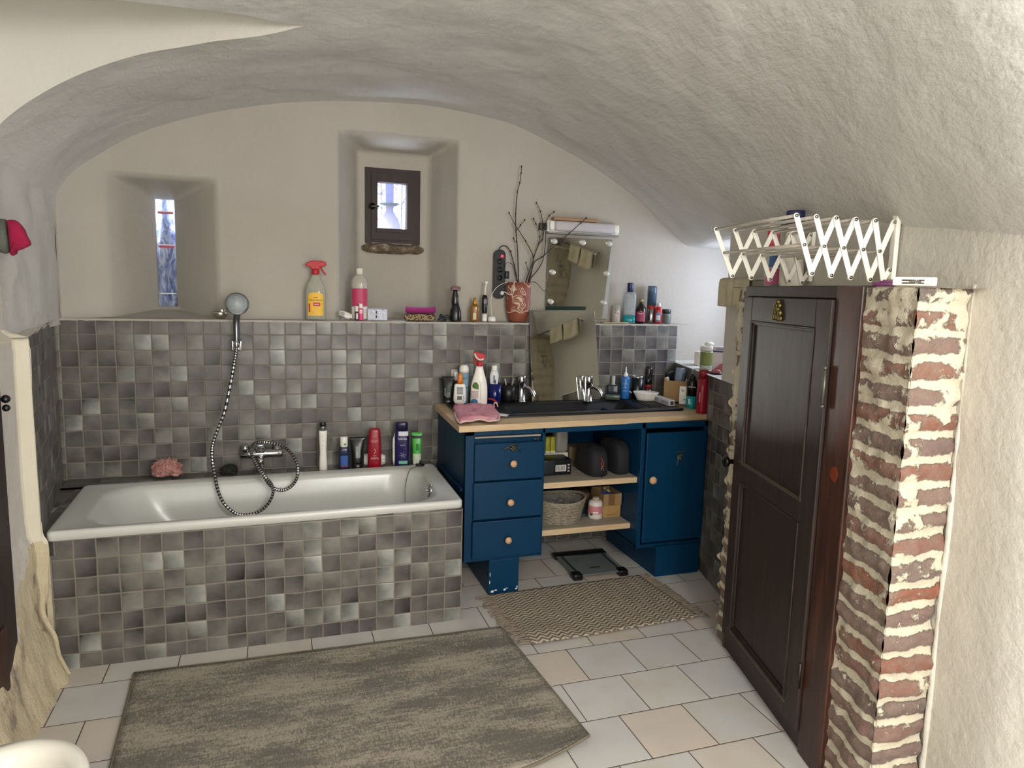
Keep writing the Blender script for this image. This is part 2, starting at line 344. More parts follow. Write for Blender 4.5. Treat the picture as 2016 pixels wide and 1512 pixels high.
# back wall: tiled dado up to the ledge, plaster with two window recesses above
b = MB(); b.box(-.25, 3.42, 0, .10, 0, 1.360, 0)
bw = struct(b, 'wall_back', [M_tb])
ld = MB()
def ledge(i, j): x = -.25+3.75*i/150; y = -.004+.16*j/6; return (x, y, 1.3625+.003*noise.noise(Vector((x*6, y*6, 1)))+(.0 if j else -.003))
ld.grid(ledge, 151, 7); ld.grid(lambda i, j: (-.25+3.70*i/150, -.004, 1.3625-.010*j-(.004*noise.noise(Vector((i*.9, 3, 3))) if j else 0)), 151, 2)
NX0, NX1, NZ1 = 1.327, 2.005, 2.39; NI0, NI1, NIZ, ND = 1.470, 1.883, 2.328, .40
SX0, SX1, SZ1 = .20, .72, 2.085; SI0, SI1, SIZ0, SIZ1, SD = .377, .476, 1.412, 1.998, .45
WX0, WX1, WZ0, WZ1 = 1.507, 1.838, 1.812, 2.247
def depth(x, z):
    y = .12+.006*noise.noise(Vector((x*2, z*2, 5)))
    e = min((x-NX0)/(NI0-NX0), (NX1-x)/(NX1-NI1), (NZ1-z)/(NZ1-NIZ))
    if 0 <= x < .25: y -= .115*(1-x/.25)**2
    if e > 0: y = .12+(ND-.12)*min(1, e)+(.004*noise.noise(Vector((x*8, z*8, 1))))
    e2 = min((x-SX0)/(SI0-SX0), (SX1-x)/(SX1-SI1), (SZ1-z)/(SZ1-SIZ1), (z-1.20)/(SIZ0-1.20))
    if e2 > 0: k = min(1, e2); y = .12+(SD-.12)*(k**1.15)
    return y
def lines(a, b_, st, crit):
    n = int((b_-a)/st); L = [a+(b_-a)*i/n for i in range(n+1)]; L = [v for v in L if all(abs(v-q) > st*.45 for q in crit)]+list(crit); return sorted(L)
GX = lines(-.25, 4.1, .016, [NX0, NX1, NI0, NI1, SX0, SX1, SI0, SI1, WX0, WX1]); GZ = lines(1.355, 2.66, .016, [NZ1, NIZ, SZ1, SIZ0, SIZ1, WZ0, WZ1])
def hole(i, j):
    x = (GX[i]+GX[i+1])/2; z = (GZ[j]+GZ[j+1])/2
    return (WX0 < x < WX1 and WZ0 < z < WZ1) or (SI0 < x < SI1 and SIZ0 < z < SIZ1)
up = MB(); up.grid(lambda i, j: (GX[i], depth(GX[i], GZ[j]), GZ[j]), len(GX), len(GZ), skip=hole)
for (x0, x1, z0, z1, y0, y1) in ((WX0, WX1, WZ0, WZ1, ND, ND+.10), (SI0, SI1, SIZ0, SIZ1, SD, SD+.10)):
    up.add([(x0, y0, z0), (x1, y0, z0), (x1, y0, z1), (x0, y0, z1), (x0, y1, z0), (x1, y1, z0), (x1, y1, z1), (x0, y1, z1)], [(0, 1, 5, 4), (1, 2, 6, 5), (2, 3, 7, 6), (3, 0, 4, 7)])
# floor of the recesses, level with the ledge
up.add([(NX0, .10, 1.363), (NX1, .10, 1.363), (NI1, ND, 1.368), (NI0, ND, 1.368)], [(0, 1, 2, 3)])
up.add([(.15, .10, 1.363), (.78, .10, 1.363), (SI1+.02, SD+.02, 1.40), (SI0-.02, SD+.02, 1.40)], [(0, 1, 2, 3)])
up.box(3.40, 4.1, .12, .25, 0.9, 1.40)
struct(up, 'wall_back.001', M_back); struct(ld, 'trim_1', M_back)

# left wall: tiled end of the bath alcove, plaster above, pier and bare plaster base towards the room
def LW(y): return -.14*y
lw = MB(); lw.add([(LW(0)-.02, .02, 0), (LW(-.89), -.89, 0), (LW(-.89), -.89, 1.335), (LW(0)-.02, .02, 1.362)], [(0, 1, 2, 3)])
struct(lw, 'wall_left', M_tl, solid=.0)
lp = MB()
lp.grid(lambda i, j: (-.20+(LW(.12-1.05*i/30)+.20)*j/3, .12-1.05*i/30, 1.362-.027*min(1, i/28)+.003*math.sin(i)), 31, 4)         # little ledge on the left
lp.grid(lambda i, j: (.004+.042*i/30+.012*noise.noise(Vector((i*.2, j*.2, 8))), .14-1.09*i/30, 1.33+.64*j/20), 31, 21, mi=3)
def pier(i, j):                                                                                 # from the tile edge towards the camera
    z = 2.3*j/150; s = i/110
    y = -.885-2.2*max(0, s-.12)/.88 if s > .12 else -.885-.02*s/.12
    x = (.124-.045*min(1, s/.12)) if s <= .12 else .079-.0*s
    fl_ = max(0, (.62-z)/.62)
    x -= (.034+.045*(1-min(1, s/.12)))*sst(1.33, 1.36, z)-.014*sst(.58, .54, z)
    x += .10*fl_**2.0*min(1, s/.08)+.014*noise.noise(Vector((y*6, z*5, 2)))*(1 if z < .62 else .3 if z < 1.3 else .05)+(.024*fl_*noise.noise(Vector((y*13, z*9, 4))))
    return (x, y, z)
lp.grid(pier, 111, 151, mi=0)
for k in range(len(lp.f)-110*150, len(lp.f)):
    q = [lp.v[i] for i in lp.f[k]]; zz = sum(v[2] for v in q)/4; yy = sum(v[1] for v in q)/4
    if zz < max(.27, .55-max(0, (-.95-yy))*.85)+.10*noise.noise(Vector((yy*9, zz*4, 7))): lp.mi[k] = 1
    elif yy > -.93 or zz > 1.32: lp.mi[k] = 2
lp.box(.09, .139, -.866, -.80, 0, .535, 1)
struct(lp, 'wall_left.001', [M_jamb, M_sand, M_cream, M_vault])
lx = MB(); lx.box(-1.3, -.02, -5.8, -3.1, 0, 2.6); lx.box(-.45, -.30, -3.2, .3, 0, 2.6); struct(lx, 'wall_left.002', M_wall)

# right wall: one long plane, tiled behind the vanity, window recess above, plaster further on
def RW(y, off=0): return 3.42+.26*max(y, -2.75)+off
rt = MB(); rt.add([(RW(.02), .02, 0), (RW(-1.26), -1.26, 0), (RW(-1.26), -1.26, 1.108), (RW(.02), .02, 1.118)], [(0, 1, 2, 3)]); struct(rt, 'wall_right', M_tr)
rw = MB()
def rwall(y0, y1, z0, z1, ny, nz, off=.002):
    rw.grid(lambda i, j: (lambda y, z: (RW(y, off)+.012*noise.noise(Vector((y*2.5, z*2.5, 6))), y, z))(y0+(y1-y0)*i/ny, z0+(z1-z0)*j/nz), ny+1, nz+1)
rwall(-.79, -1.26, 1.11, 2.35, 14, 40); rwall(-1.24, -5.7, 0, 2.35, 120, 60)
rw.grid(lambda i, j: (RW(-.79)+.75*i/10, -.79, 1.10+1.0*j/10), 11, 11)                # side of the recess
rw.grid(lambda i, j: (RW(.14-.93*j/10)-.004+.8*i/10, .14-.93*j/10, 1.122), 11, 11)    # its sill
rw.grid(lambda i, j: (3.99, .14-.1*i-(.58 if i > 1 else 0), 1.1+.85*j), 2, 2)
for (y0, y1, z0, z1) in ((.14, -.16, 1.1, 2.0), (-.66, -.80, 1.1, 2.0), (-.16, -.66, 1.1, 1.38), (-.16, -.66, 1.84, 2.0)):
    rw.add([(3.99, y0, z0), (3.99, y1, z0), (3.99, y1, z1), (3.99, y0, z1)], [(0, 1, 2, 3)])
struct(rw, 'wall_right.001', M_wall)
en = MB(); en.box(-1.4, 4.2, -5.75, -5.65, 0, 2.7); struct(en, 'wall_front', M_cream)

# brick pier round the built-in cupboard
def DX(y): return (DOORC-DOORN.y*y)/DOORN.x
def rough(p, nrm, amp=1.0, course=True):
    z = p.z; fv = ((z+.03*(noise.noise(p*9)-.0)*.5)/.070) % 1
    k = .006*math.cos((fv-.5)*2*math.pi) if course else 0
    n = .016*noise.noise(p*9)+.010*noise.noise(p*24)
    return p+nrm*(k+n)*amp
AR = Vector((2.583, -2.508, 0)); P3 = Vector((2.765, -2.512, 0)); NL = DOORN; NR = Vector((.0, -1, 0))
bk = MB()
y0, y1 = -2.272, -2.508
bk.grid(lambda i, j: rough(Vector((DX(y0+(y1-y0)*i/24), y0+(y1-y0)*i/24, 1.588*j/150)), (NL+NR*(i/24)**4*.6), .85 if 0 < i else .3), 25, 151)
bk.grid(lambda i, j: rough(Vector((*(AR+(P3-AR)*i/16).xy, 1.588*j/150)), (NR+NL*(1-i/16)**4*.6), .85), 17, 151, mi=1)
bk.grid(lambda i, j: (lambda q: Vector((q[0], q[1], 1.588+.004*noise.noise(Vector((i*.5, j*.5, 0))))))((DX(-1.24-1.275*i/30)+(RW(-1.24-1.275*i/30)-DX(-1.24-1.275*i/30)+.01)*j/4, -1.24-1.275*i/30-.06*j/4*(i == 30))), 31, 5, mi=2)
yb0, yb1 = -1.335, -1.425
bk.grid(lambda i, j: rough(Vector((DX(yb0+(yb1-yb0)*i/12), yb0+(yb1-yb0)*i/12, 1.588*j/150)), NL+Vector((0, 1, 0))*(1-i/12), .5, False), 13, 151, mi=3)
bk.grid(lambda i, j: rough(Vector((DX(yb0)+(RW(yb0)-DX(yb0))*i/8, yb0, 1.588*j/150)), Vector((0, 1, 0))+NL*(1 if i == 0 else 0), 1.0), 9, 151, mi=2)
struct(bk, 'wall_right.002', [M_brick, M_brick2, M_sand, M_brick3])
pe = MB(); pe.tube([Vector((P3.x+.004, P3.y-.002, z/30*1.6))+Vector((noise.noise(Vector((z*.7, 0, 0)))*.008, -.006, 0)) for z in range(31)], .010, 6); struct(pe, 'trim_2', M_wall)

# bath surround
bp = MB(); th = .0062
bp.box(.136, 1.80, -.8644, -.80, 0, .545, 0); bp.box(1.74, 1.80, -.86, 0, 0, .545, 1); struct(bp, 'trim_4', [M_tf, M_ts])
dk = MB(); dk.box(0, 1.83, -.20, 0, .48, .562); dk.box(-.02, .16, -.87, -.16, .48, .562); struct(dk, 'trim_3', M_td)

# windows
def glass_pane(name, kind):
    t = NT(name); p = t.obj()
    tr = t.n.new('ShaderNodeBsdfTransparent'); mx = t.n.new('ShaderNodeMixShader')
    if kind == 'film':
        n = t.noise(t.vmul(p, (2.2, 1, .6)), 9, 6, .65, 2.5); t.bump(n, .8, .01); mx.inputs[0].default_value = .80
        c = t.ramp(n, [(.34, '5d6b92'), (.46, '98a4c4'), (.54, 'cdd2e4'), (.64, 'f2f0f4')]); t.done(c, .25)
        tl = t.n.new('ShaderNodeBsdfTranslucent'); t.put(tl.inputs[0], c); m2 = t.n.new('ShaderNodeMixShader'); m2.inputs[0].default_value = .75
        t.lk(t.b.outputs[0], m2.inputs[1]); t.lk(tl.outputs[0], m2.inputs[2]); t.lk(tr.outputs[0], mx.inputs[1]); t.lk(m2.outputs[0], mx.inputs[2])
    else:
        mx.inputs[0].default_value = .08; g = t.n.new('ShaderNodeBsdfGlossy'); g.inputs['Roughness'].default_value = .05
        t.lk(tr.outputs[0], mx.inputs[1]); t.lk(g.outputs[0], mx.inputs[2])
    t.lk(mx.outputs[0], t.out.inputs[0]); return t.m
w2 = bpy.data.objects.new('window_2', None); COL.objects.link(w2); w2.location = (1.6725, .43, 1.80); w2['kind'] = 'structure'
m = MB(); hw, hh = .163, .447
m.box(-hw, -hw+.05, -.03, .04, .004, hh); m.box(hw-.05, hw, -.03, .04, .004, hh); m.box(-hw+.05, hw-.05, -.029, .04, hh-.055, hh-.001); m.box(-hw+.05, hw-.05, -.029, .04, .005, .05); m.build('window_frame', M_frame, w2)
gx0, gx1 = atY(742, 361, .42).x-1.6725, atY(800, 361, .42).x-1.6725; gz0, gz1 = atY(770, 451, .42).z-1.80, atY(770, 361, .42).z-1.80
m = MB(); a_, b_ = -.128, .132
m.box(a_, gx0, -.045, .02, .031, hh-.031); m.box(gx1, b_, -.045, .02, .031, hh-.031); m.box(gx0, gx1, -.044, .02, gz1, hh-.032); m.box(gx0, gx1, -.044, .02, .032, gz0)
m.box(gx0-.01, gx1+.012, -.055, -.04, gz0-.022, gz0-.006); m.build('sash', M_frame, w2)
m = MB(); m.box(gx0-.004, gx1+.004, -.012, -.008, gz0-.004, gz1+.004); m.build('pane', glass_pane('window_glass', 'clear'), w2)
lt = MB(); lt.lathe([(.002, 0), (.019, .001), (.019, .008), (.009, .012), (.008, .03), (.002, .031)], M=Matrix.Translation((gx0-.033, -.045, (gz0+gz1)/2-.01)) @ Matrix.Rotation(math.pi/2, 4, 'X')); lt.box(gx0-.042, gx0+.004, -.078, -.066, (gz0+gz1)/2-.018, (gz0+gz1)/2-.004, r=.004); lt.build('window_latch', mt('3a3936', .25, .9), w2)
m = MB()
def stone(i, j):
    a = 2*math.pi*j/16; x = -.185+.37*i/24; e = math.sqrt(max(.02, 1-(x/.19)**4)); q = 1+.25*noise.noise(Vector((x*16, math.cos(a), math.sin(a))))
    return (x, -.045+.06*math.cos(a)*e*q, -.022+.030*math.sin(a)*e*q)
m.grid(stone, 25, 17)
t = NT('rough_stone'); pp = t.obj(); nn = t.noise(pp, 22, 7, .7); t.bump(nn, 1, .01); M_stone = t.done(t.ramp(nn, [(.3, '3a322a'), (.5, '6b5c4a'), (.62, '8d7f6b'), (.7, 'd8d0c0')]), .85)
m.build('stone_sill', M_stone, w2)
w1 = bpy.data.objects.new('window_1', None); COL.objects.link(w1); w1.location = ((SI0+SI1)/2, SD+.055, SIZ0); w1['kind'] = 'structure'
m = MB(); W_ = (SI1-SI0)/2+.004; H_ = SIZ1-SIZ0
m.grid(lambda i, j: (-W_+2*W_*i/10, -.02+.012*noise.noise(Vector((i*.35, j*.22, 1))), -.004+(H_+.008)*j/50), 11, 51); m.build('plastic_film', glass_pane('crumpled_film', 'film'), w1)
m = MB()
for zf, hgt in ((.867, .016), (.552, .014)): m.box(-W_*.7, W_*.75, -.034, -.030, H_*zf, H_*zf+hgt)
m.build('red_tape', mt('b0566a', .6), w1)
m = MB()
for zf in (.885, .575, .118): m.box(-W_*.75, W_*.8, -.036, -.031, H_*zf, H_*zf+.005)
m.build('white_tape', mt('f3f2f4', .6), w1)
m = MB(); m.box(-W_, W_, .045, .06, 0, .01); m.box(-W_, -W_+.006, .045, .06, 0, H_); m.build('window_frame', M_stone, w1)
w3 = bpy.data.objects.new('window_3', None); COL.objects.link(w3); w3.location = (3.995, -.41, 1.61); w3['kind'] = 'structure'
m = MB()
for a in ((-.25, -.21, -.23, .23), (.21, .25, -.23, .23), (-.25, .25, .19, .23), (-.25, .25, -.23, -.19)): m.box(-.02, .02, *a)
m.build('window_frame', M_frame, w3); m = MB(); m.box(-.003, .003, -.22, .22, -.2, .2); m.build('pane', glass_pane('window_glass.001', 'clear'), w3)

# far-left door, only its edge shows
d1 = bpy.data.objects.new('door_1', None); COL.objects.link(d1); d1.location = (.068, -1.215, 0); d1['kind'] = 'structure'
m = MB(); m.box(-.03, .06, -.95, .0, .10, 2.0, 0, .008); m.build('door_leaf', M_dark, d1)
m = MB(); m.box(.06, .068, -.9, -.12, .2, .42); m.build('door_panel', M_dark2, d1, bevel=.004)
m = MB(); m.ball((.075, -.012, 1.155), .014); m.ball((.075, -.012, 1.125), .012); m.build('latch', M_black, d1)

# garden seen through the small window
gr = MB(); gr.box(-1, 5.5, .8, 5.4, 1.10, 1.18); struct(gr, 'ground', mt('5a5f55', .9))
_gp = atY(767, 405, 3.3)
gp = thing('garden_pillar', 'pale blue-grey garden pillar with domed foot outside the small window', 'pillar', (_gp.x, 3.3, 1.18))
m = MB(); m.lathe([(.11, 0), (.108, .93), (.104, .98), (.088, 1.04), (.055, 1.09), (.038, 1.12), (.040, 1.17), (.042, 1.60)], 24); m.build('stone_shaft', mt('7779a4', .9, var=.3, scale=12), gp)
m = MB(); m.lathe([(.02, 1.165), (.07, 1.175), (.105, 1.19), (.02, 1.20)], 24); m.build('capital', mt('5d7690', .8), gp)
sh = MB(); _g2 = atY(771, 405, 4.75)
for k in range(60):
    p = _g2+Vector((random.uniform(-.26, .26), random.uniform(-.1, .1), random.uniform(-.34, .34))); q = p+Vector((random.uniform(-.07, .07), 0, random.uniform(-.06, .07))); sh.tube([p, (p+q)/2+Vector((0, 0, .02)), q], .005, 5)
for k in range(5): sh.tube([Vector((_g2.x+(k-2)*.12, 4.75, 1.18)), Vector((_g2.x+(k-2)*.11, 4.75, 2.0)), Vector((_g2.x+(k-2)*.13, 4.75, 2.9))], .006, 6)
o = sh.build('shrub_twigs', mt('6c7086', .8)); tag(o, 'sparse pale twigs of a shrub beyond the small window', 'shrub'); o['kind'] = 'stuff'
tt = MB(); tt.lathe([(.055, -.34), (.055, 0), (.05, .25), (.028, .5), (.012, .62)], 10, wob=lambda a, z: .2*math.sin(a*3+z*9)); tt.build('tree_stump', mt('24262c', .9), loc=(.425, .62, 1.52)); tag(COL.objects[-1], 'dark trunk shape behind the film of the slit window', 'trunk')

# ================================================================ bath
tub = thing('bathtub', 'long white enamel bathtub with rounded basin set in tiled surround', 'bathtub', (0, 0, 0))
TC = [Vector((.134, -.884, .58)), Vector((1.803, -.858, .58)), Vector((1.818, -.141, .58)), Vector((.114, -.193, .58))]
def tubp(x, y, z):                                   # x 0..1.68, y 0..0.70 on the rim plane
    u, v = x/1.68, y/.70; p = (TC[0]*(1-u)+TC[1]*u)*(1-v)+(TC[3]*(1-u)+TC[2]*u)*v; return Vector((p.x, p.y, z))
def tl(x0, x1, y0, y1, r, z, n=8, zl=None): return [tubp(x, y, z) for x, y in rrect(x0, x1, y0, y1, r, n)]
m = MB()
loft(m, [tl(.006, 1.674, .006, .694, .02, .541), tl(0, 1.68, 0, .70, .022, .543), tl(0, 1.68, 0, .70, .024, .572), tl(.004, 1.676, .004, .696, .024, .579), tl(.012, 1.668, .012, .688, .03, .581), tl(.035, 1.645, .03, .67, .04, .577),
         tl(.10, 1.60, .052, .648, .13, .574), tl(.112, 1.592, .062, .638, .15, .569), tl(.13, 1.585, .07, .63, .17, .55), tl(.19, 1.565, .085, .615, .19, .44), tl(.27, 1.54, .10, .60, .20, .32), tl(.35, 1.50, .13, .57, .19, .235), tl(.42, 1.42, .18, .52, .14, .212), tl(.6, 1.2, .28, .42, .05, .206)], cap1=True)
m.build('tub_shell', M_enamel, tub)
ov = atX(847, 966, 1.697); m = MB(); Mo = Matrix.Translation(ov) @ Matrix.Rotation(-math.pi/2+.25, 4, 'Y')
m.lathe([(.002, 0), (.034, .001), (.034, .006), (.026, .012), (.010, .016), (.001, .016)], 24, M=Mo); m.box(-.006, .006, -.012, .012, .012, .026, 0, .003, M=Mo); m.build('overflow_plate', M_chrome, tub)
pl_ = thing('bath_plug', 'black rubber plug with thin chain lying on the back rim of the bathtub', 'plug', tubp(1.60, .672, .579))
m = MB(); m.lathe([(.001, 0), (.024, 0), (.026, .006), (.022, .010), (.001, .011)], 20); m.tube([Vector((0, 0, .01)), Vector((0, 0, .024)), Vector((.004, 0, .03))], .004, 6); m.build('stopper', M_black, pl_)
ch = [Vector(p)-pl_.location for p in [tubp(1.60, .672, .60), tubp(1.575, .645, .583), tubp(1.53, .605, .572), tubp(1.50, .555, .49), tubp(1.49, .50, .38), tubp(1.46, .44, .28)]]
m = MB(); m.tube(ch, .0022, 6, smooth=12, rib=.4); m.build('chain', mt('77736a', .35, .8), pl_)

def P_at(pts, y, crop=None, sc_=1.0, o=(0, 0)): return [atY(o[0]+a/sc_, o[1]+b/sc_, (y(k/(len(pts)-1)) if callable(y) else y)) for k, (a, b) in enumerate(pts)]
# mixer tap on the wall
tp = thing('bath_mixer_tap', 'chrome bath mixer tap with upright lever on the tiled wall behind the tub', 'tap', atY(513, 893, -.055))
m = MB(); s_ = scl(*tp.location); RY = Matrix.Rotation(math.pi/2, 4, 'Y')
m.lathe([(.012, -.10), (.021, -.098), (.022, -.05), (.024, 0), (.022, .05), (.022, .105), (.018, .112), (.004, .113)], 20, M=RY); m.build('mixer_body', M_chrome, tp)
for sx in (-.075, .085):
    m = MB(); m.lathe([(.03, 0), (.03, .006), (.016, .012), (.015, .05)], 18, M=Matrix.Translation((sx, .055, .018)) @ Matrix.Rotation(math.pi/2, 4, 'X')); m.build('wall_union', M_chrome, tp)
m = MB(); m.box(-.026, .026, -.05, .012, .012, .072, 0, .012); m.box(-.018, .018, -.105, -.02, .055, .072, 0, .006); m.build('lever', M_chrome, tp)
m = MB(); m.lathe([(.017, 0), (.017, -.035), (.013, -.045), (.013, -.07), (.004, -.075)], 16, c=(0, -.02, -.015)); m.build('diverter', M_chrome, tp)
m = MB(); m.lathe([(.015, 0), (.020, .01), (.020, .03), (.010, .036)], 16, M=Matrix.Translation((-.075, -.02, .02)) @ Matrix.Rotation(-.2, 4, 'X')); m.build('temperature_knob', M_chrome, tp)
# hand shower, hose, bracket
hs = thing('hand_shower', 'chrome hand shower with round grey face upright in its wall bracket', 'shower head', atY(466, 676, -.07))
hd = atY(466.5, 598, -.10)-hs.location
MH = Matrix.Translation(hd) @ Matrix.Rotation(math.radians(78), 4, 'X') @ Matrix.Rotation(.1, 4, 'Y')
m = MB(); m.lathe([(.001, .022), (.040, .020), (.056, .010), (.058, 0), (.054, -.004), (.001, -.005)], 36, M=MH @ Matrix.Diagonal((1, 1, -1, 1))); m.build('spray_head', mt('8e9496', .25, .8), hs)
m = MB(); m.lathe([(.001, .0), (.047, .0), (.049, .003), (.020, .004), (.019, .008), (.001, .008)], 32, M=MH @ Matrix.Translation((0, 0, .004)))
for k in range(16): a = k*math.pi/8; m.ball(tuple(MH @ Vector((.036*math.cos(a), .036*math.sin(a), .008))), .0028, n=6)
m.build('spray_face', mt('aab0b2', .45), hs)
m = MB(); m.tube([Vector((0, 0, -.02)), Vector((0, 0, .03)), Vector((.001, .0, .11)), hd+Vector((0, .012, -.045))], lambda t: .012+.006*t, 14, smooth=6); m.build('shower_handle', mt('8b8f92', .2, .9), hs)
br = thing('shower_bracket', 'small chrome forked bracket on the tiles holding the hand shower', 'bracket', (hs.location.x, -.002, hs.location.z-.02))
m = MB(); m.lathe([(.022, 0), (.022, .008), (.012, .012), (.012, .045)], 16, M=Matrix.Rotation(math.pi/2, 4, 'X')); m.build('wall_plate', M_chrome, br)
m = MB(); m.box(-.024, -.014, -.085, -.04, -.016, .035, 0, .003); m.box(.014, .024, -.085, -.04, -.016, .035, 0, .003); m.box(-.024, .024, -.052, -.040, -.016, .02, 0, .003); m.build('fork', M_chrome, br)
hp = [(622, 372), (617, 420), (605, 490), (585, 600), (550, 760), (512, 860), (484, 940), (476, 1000), (482, 1080), (497, 1160), (515, 1240), (552, 1310), (610, 1360), (670, 1373), (740, 1360), (800, 1318), (838, 1250), (832, 1195), (800, 1150), (765, 1105), (735, 1055), (713, 1005), (712, 970), (728, 945), (770, 938), (830, 945), (895, 962), (945, 1003), (980, 1060), (988, 1120), (968, 1180), (920, 1220), (865, 1222), (820, 1195), (790, 1150), (775, 1100), (770, 1065)]
def hy(t): return -.085-.13*sst(.05, .2, t)-.13*sst(.2, .32, t)+.12*sst(.5, .62, t)+.10*sst(.60, .66, t)-.18*sst(.70, .80, t)+.20*sst(.955, 1, t)
HPt = P_at(hp, hy, sc_=3.025, o=(260, 560))
HPt = [p+Vector((0, -.012 if 17 < k < 24 else 0, 0)) for k, p in enumerate(HPt)]
ho = thing('shower_hose', 'ribbed chrome shower hose looping down into the bathtub', 'hose', HPt[0])
m = MB(); m.tube([p-HPt[0] for p in HPt], .0088, 8, smooth=16, rib=.22)
for k in range(len(m.f)): m.mi[k] = (k//16) % 2
m.build('hose_tube', [mt('d0d0cc', .25, .9), mt('1a1a1a', .5)], ho)
m = MB(); m.lathe([(.009, 0), (.012, .004), (.012, .030), (.009, .034)], 14, c=(0, 0, -.004)); m.build('hose_nut', M_chrome, ho)

# ---------------------------------------------------------------- vanity
ZT = .895
van = thing('vanity_unit', 'dark blue painted washstand with three drawers, open shelves and a door', 'vanity', (1.86, -.02, 0))
VO = Vector((1.86, -.02, 0))
def vb(name, mat, *bx, bev=.002, lab=None, par=van, mb=None):
    mm = mb or MB()
    if mb is None:
        for q in bx: mm.box(q[0]-VO.x, q[1]-VO.x, q[2]-VO.y, q[3]-VO.y, q[4], q[5])
    o = mm.build(name, mat, par, bevel=bev)
    if lab: o['label'] = lab
    return o
XL0, XL1, XR0, XR1, YF = 1.868, 2.288, 2.842, 3.262, -.64
vb('carcass', M_blue, (XL0, XL0+.02, YF, -.03, .185, ZT-.03), (XL1-.018, XL1, YF+.02, -.03, .185, ZT-.03), (XL0, XL1, YF, -.03, .185, .20), (XL0, XL0+.045, YF-.002, YF+.02, .185, ZT-.03), (XL1-.015, XL1, YF-.002, YF+.02, .185, ZT-.03),
   (XL0, XR1, YF-.002, YF+.02, .835, ZT-.028), (XL0, XL1, YF+.03, YF+.04, .19, .85), (XR0, XR0+.018, YF+.02, -.03, .175, ZT-.03), (XR1-.018, XR1, YF, -.03, .175, ZT-.03), (XR0, XR1, YF, -.03, .165, .185), (XR0, XR0+.024, YF-.002, YF+.02, .165, ZT-.03), (XR0, XR1, -.05, -.03, .175, .86), (XL1, XR0, -.045, -.03, .30, .86), (XR1-.03, XR1, YF-.002, YF+.02, .17, ZT-.03))
vb('side_batten', M_blue, (XL0-.012, XL0, -.60, -.05, .545, .56))
m = MB()
def foot(x0, x1, y0, y1, z1): m.box(x0-VO.x, x1-VO.x, y0-VO.y, y1-VO.y, 0, z1)
foot(2.001, 2.163, -.645, -.12, .186); lg = m.build('leg', M_blue, van, bevel=.003)
m = MB()
for (x, z, a, bb) in ((2.022, .018, .010, .006), (2.04, .024, .008, .004), (2.088, .022, .008, .005), (2.10, .028, .005, .003), (2.15, .02, .006, .004), (2.006, .07, .0025, .01), (2.008, .11, .002, .012), (2.155, .03, .004, .008)):
    m = MB(); m.prism([(a*math.cos(k)*(.7+.5*random.random()), bb*math.sin(k)*(.7+.5*random.random())) for k in [i*.7 for i in range(9)]], .001, M=Matrix.Translation((x-VO.x, -.6460-VO.y, z)) @ Matrix.Rotation(math.pi/2, 4, 'X')); m.build('paint_chip', mt('d8dbe0', .6), lg)
m = MB(); foot(2.956, 3.232, -.662, -.06, .172); m.build('plinth', M_blue, van, bevel=.003)
for k, (z0, z1, kx, kz) in enumerate(((.607, .795, 2.107, .693), (.408, .598, 2.097, .494), (.205, .398, 2.09, .297))):
    d = vb('drawer', M_blue, (1.912-k*.003, 2.276, YF-.020, YF-.002, z0, z1), bev=.004)
    m = MB(); m.lathe([(.006, 0), (.007, .008), (.014, .014), (.018, .021), (.016, .029), (.006, .033), (.001, .0335)], 22, M=Matrix.Translation((kx-VO.x, YF-.02-VO.y, kz)) @ Matrix.Rotation(math.pi/2, 4, 'X')); m.build('knob', M_knob, d)
    if k == 0: dr0 = d
po = vb('pull_out_board', M_shelf, (1.915, 2.262, YF-.004, YF+.015, .822, .829), bev=0)
vb('pull_out_tab', M_chrome, (2.225, 2.25, YF-.012, YF, .805, .813), bev=.001)
dd = vb('door', M_blue, (2.868, 3.238, YF-.018, YF-.002, .200, .812), bev=.004)
m = MB(); m.lathe([(.007, 0), (.008, .008), (.017, .014), (.022, .023), (.019, .033), (.007, .038), (.001, .0385)], 24, M=Matrix.Translation((2.902-VO.x, YF-.018-VO.y, .558)) @ Matrix.Rotation(math.pi/2, 4, 'X')); m.build('knob', M_knob, dd)
def flower(parent, x, y, z, mat, s=1.0, kind=0):
    mm = MB(); c0 = Vector((x, y, z))
    if kind == 0:
        mm.tube([c0+Vector((-.055, 0, -.010))*s, c0+Vector((-.04, -.004, .004))*s, c0+Vector((-.015, -.006, .004))*s], .003*s, 6, smooth=5); mm.tube([c0+Vector((.0, -.004, -.004))*s, c0+Vector((.04, -.006, -.014))*s], .003*s, 6)
        mm.tube([c0+Vector((-.03, 0, .008))*s, c0+Vector((.0, -.006, .020))*s, c0+Vector((.028, -.004, .012))*s], .0035*s, 6, smooth=5)
    else:
        mm.tube([c0+Vector((-.012, 0, -.045))*s, c0+Vector((-.006, -.004, -.01))*s, c0+Vector((.01, -.006, .02))*s], .003*s, 6, smooth=5); mm.tube([c0+Vector((0, 0, 0)), c0+Vector((.03, -.004, .022))*s], .0035*s, 6)
        mm.tube([c0+Vector((-.015, 0, .03))*s, c0+Vector((.01, -.004, .03))*s, c0+Vector((.035, -.004, .034))*s], .003*s, 6, smooth=5)
    for k in range(6):
        a = k*math.pi/3; mm.ball(tuple(c0+Vector((.009*math.cos(a), -.006, .009*math.sin(a)))*s), .0065*s, sx=1.2, sy=.6)
    mm.ball(tuple(c0+Vector((0, -.010*s, 0))), .006*s); return mm.build('flower_ornament', mat, parent)
flower(dr0, 2.108-VO.x, YF-.022-VO.y, .768, mt('4c4a40', .35, .8)); flower(dd, 3.068-VO.x, YF-.020-VO.y, .672, mt('6b6448', .35, .8), 1.0, 1)
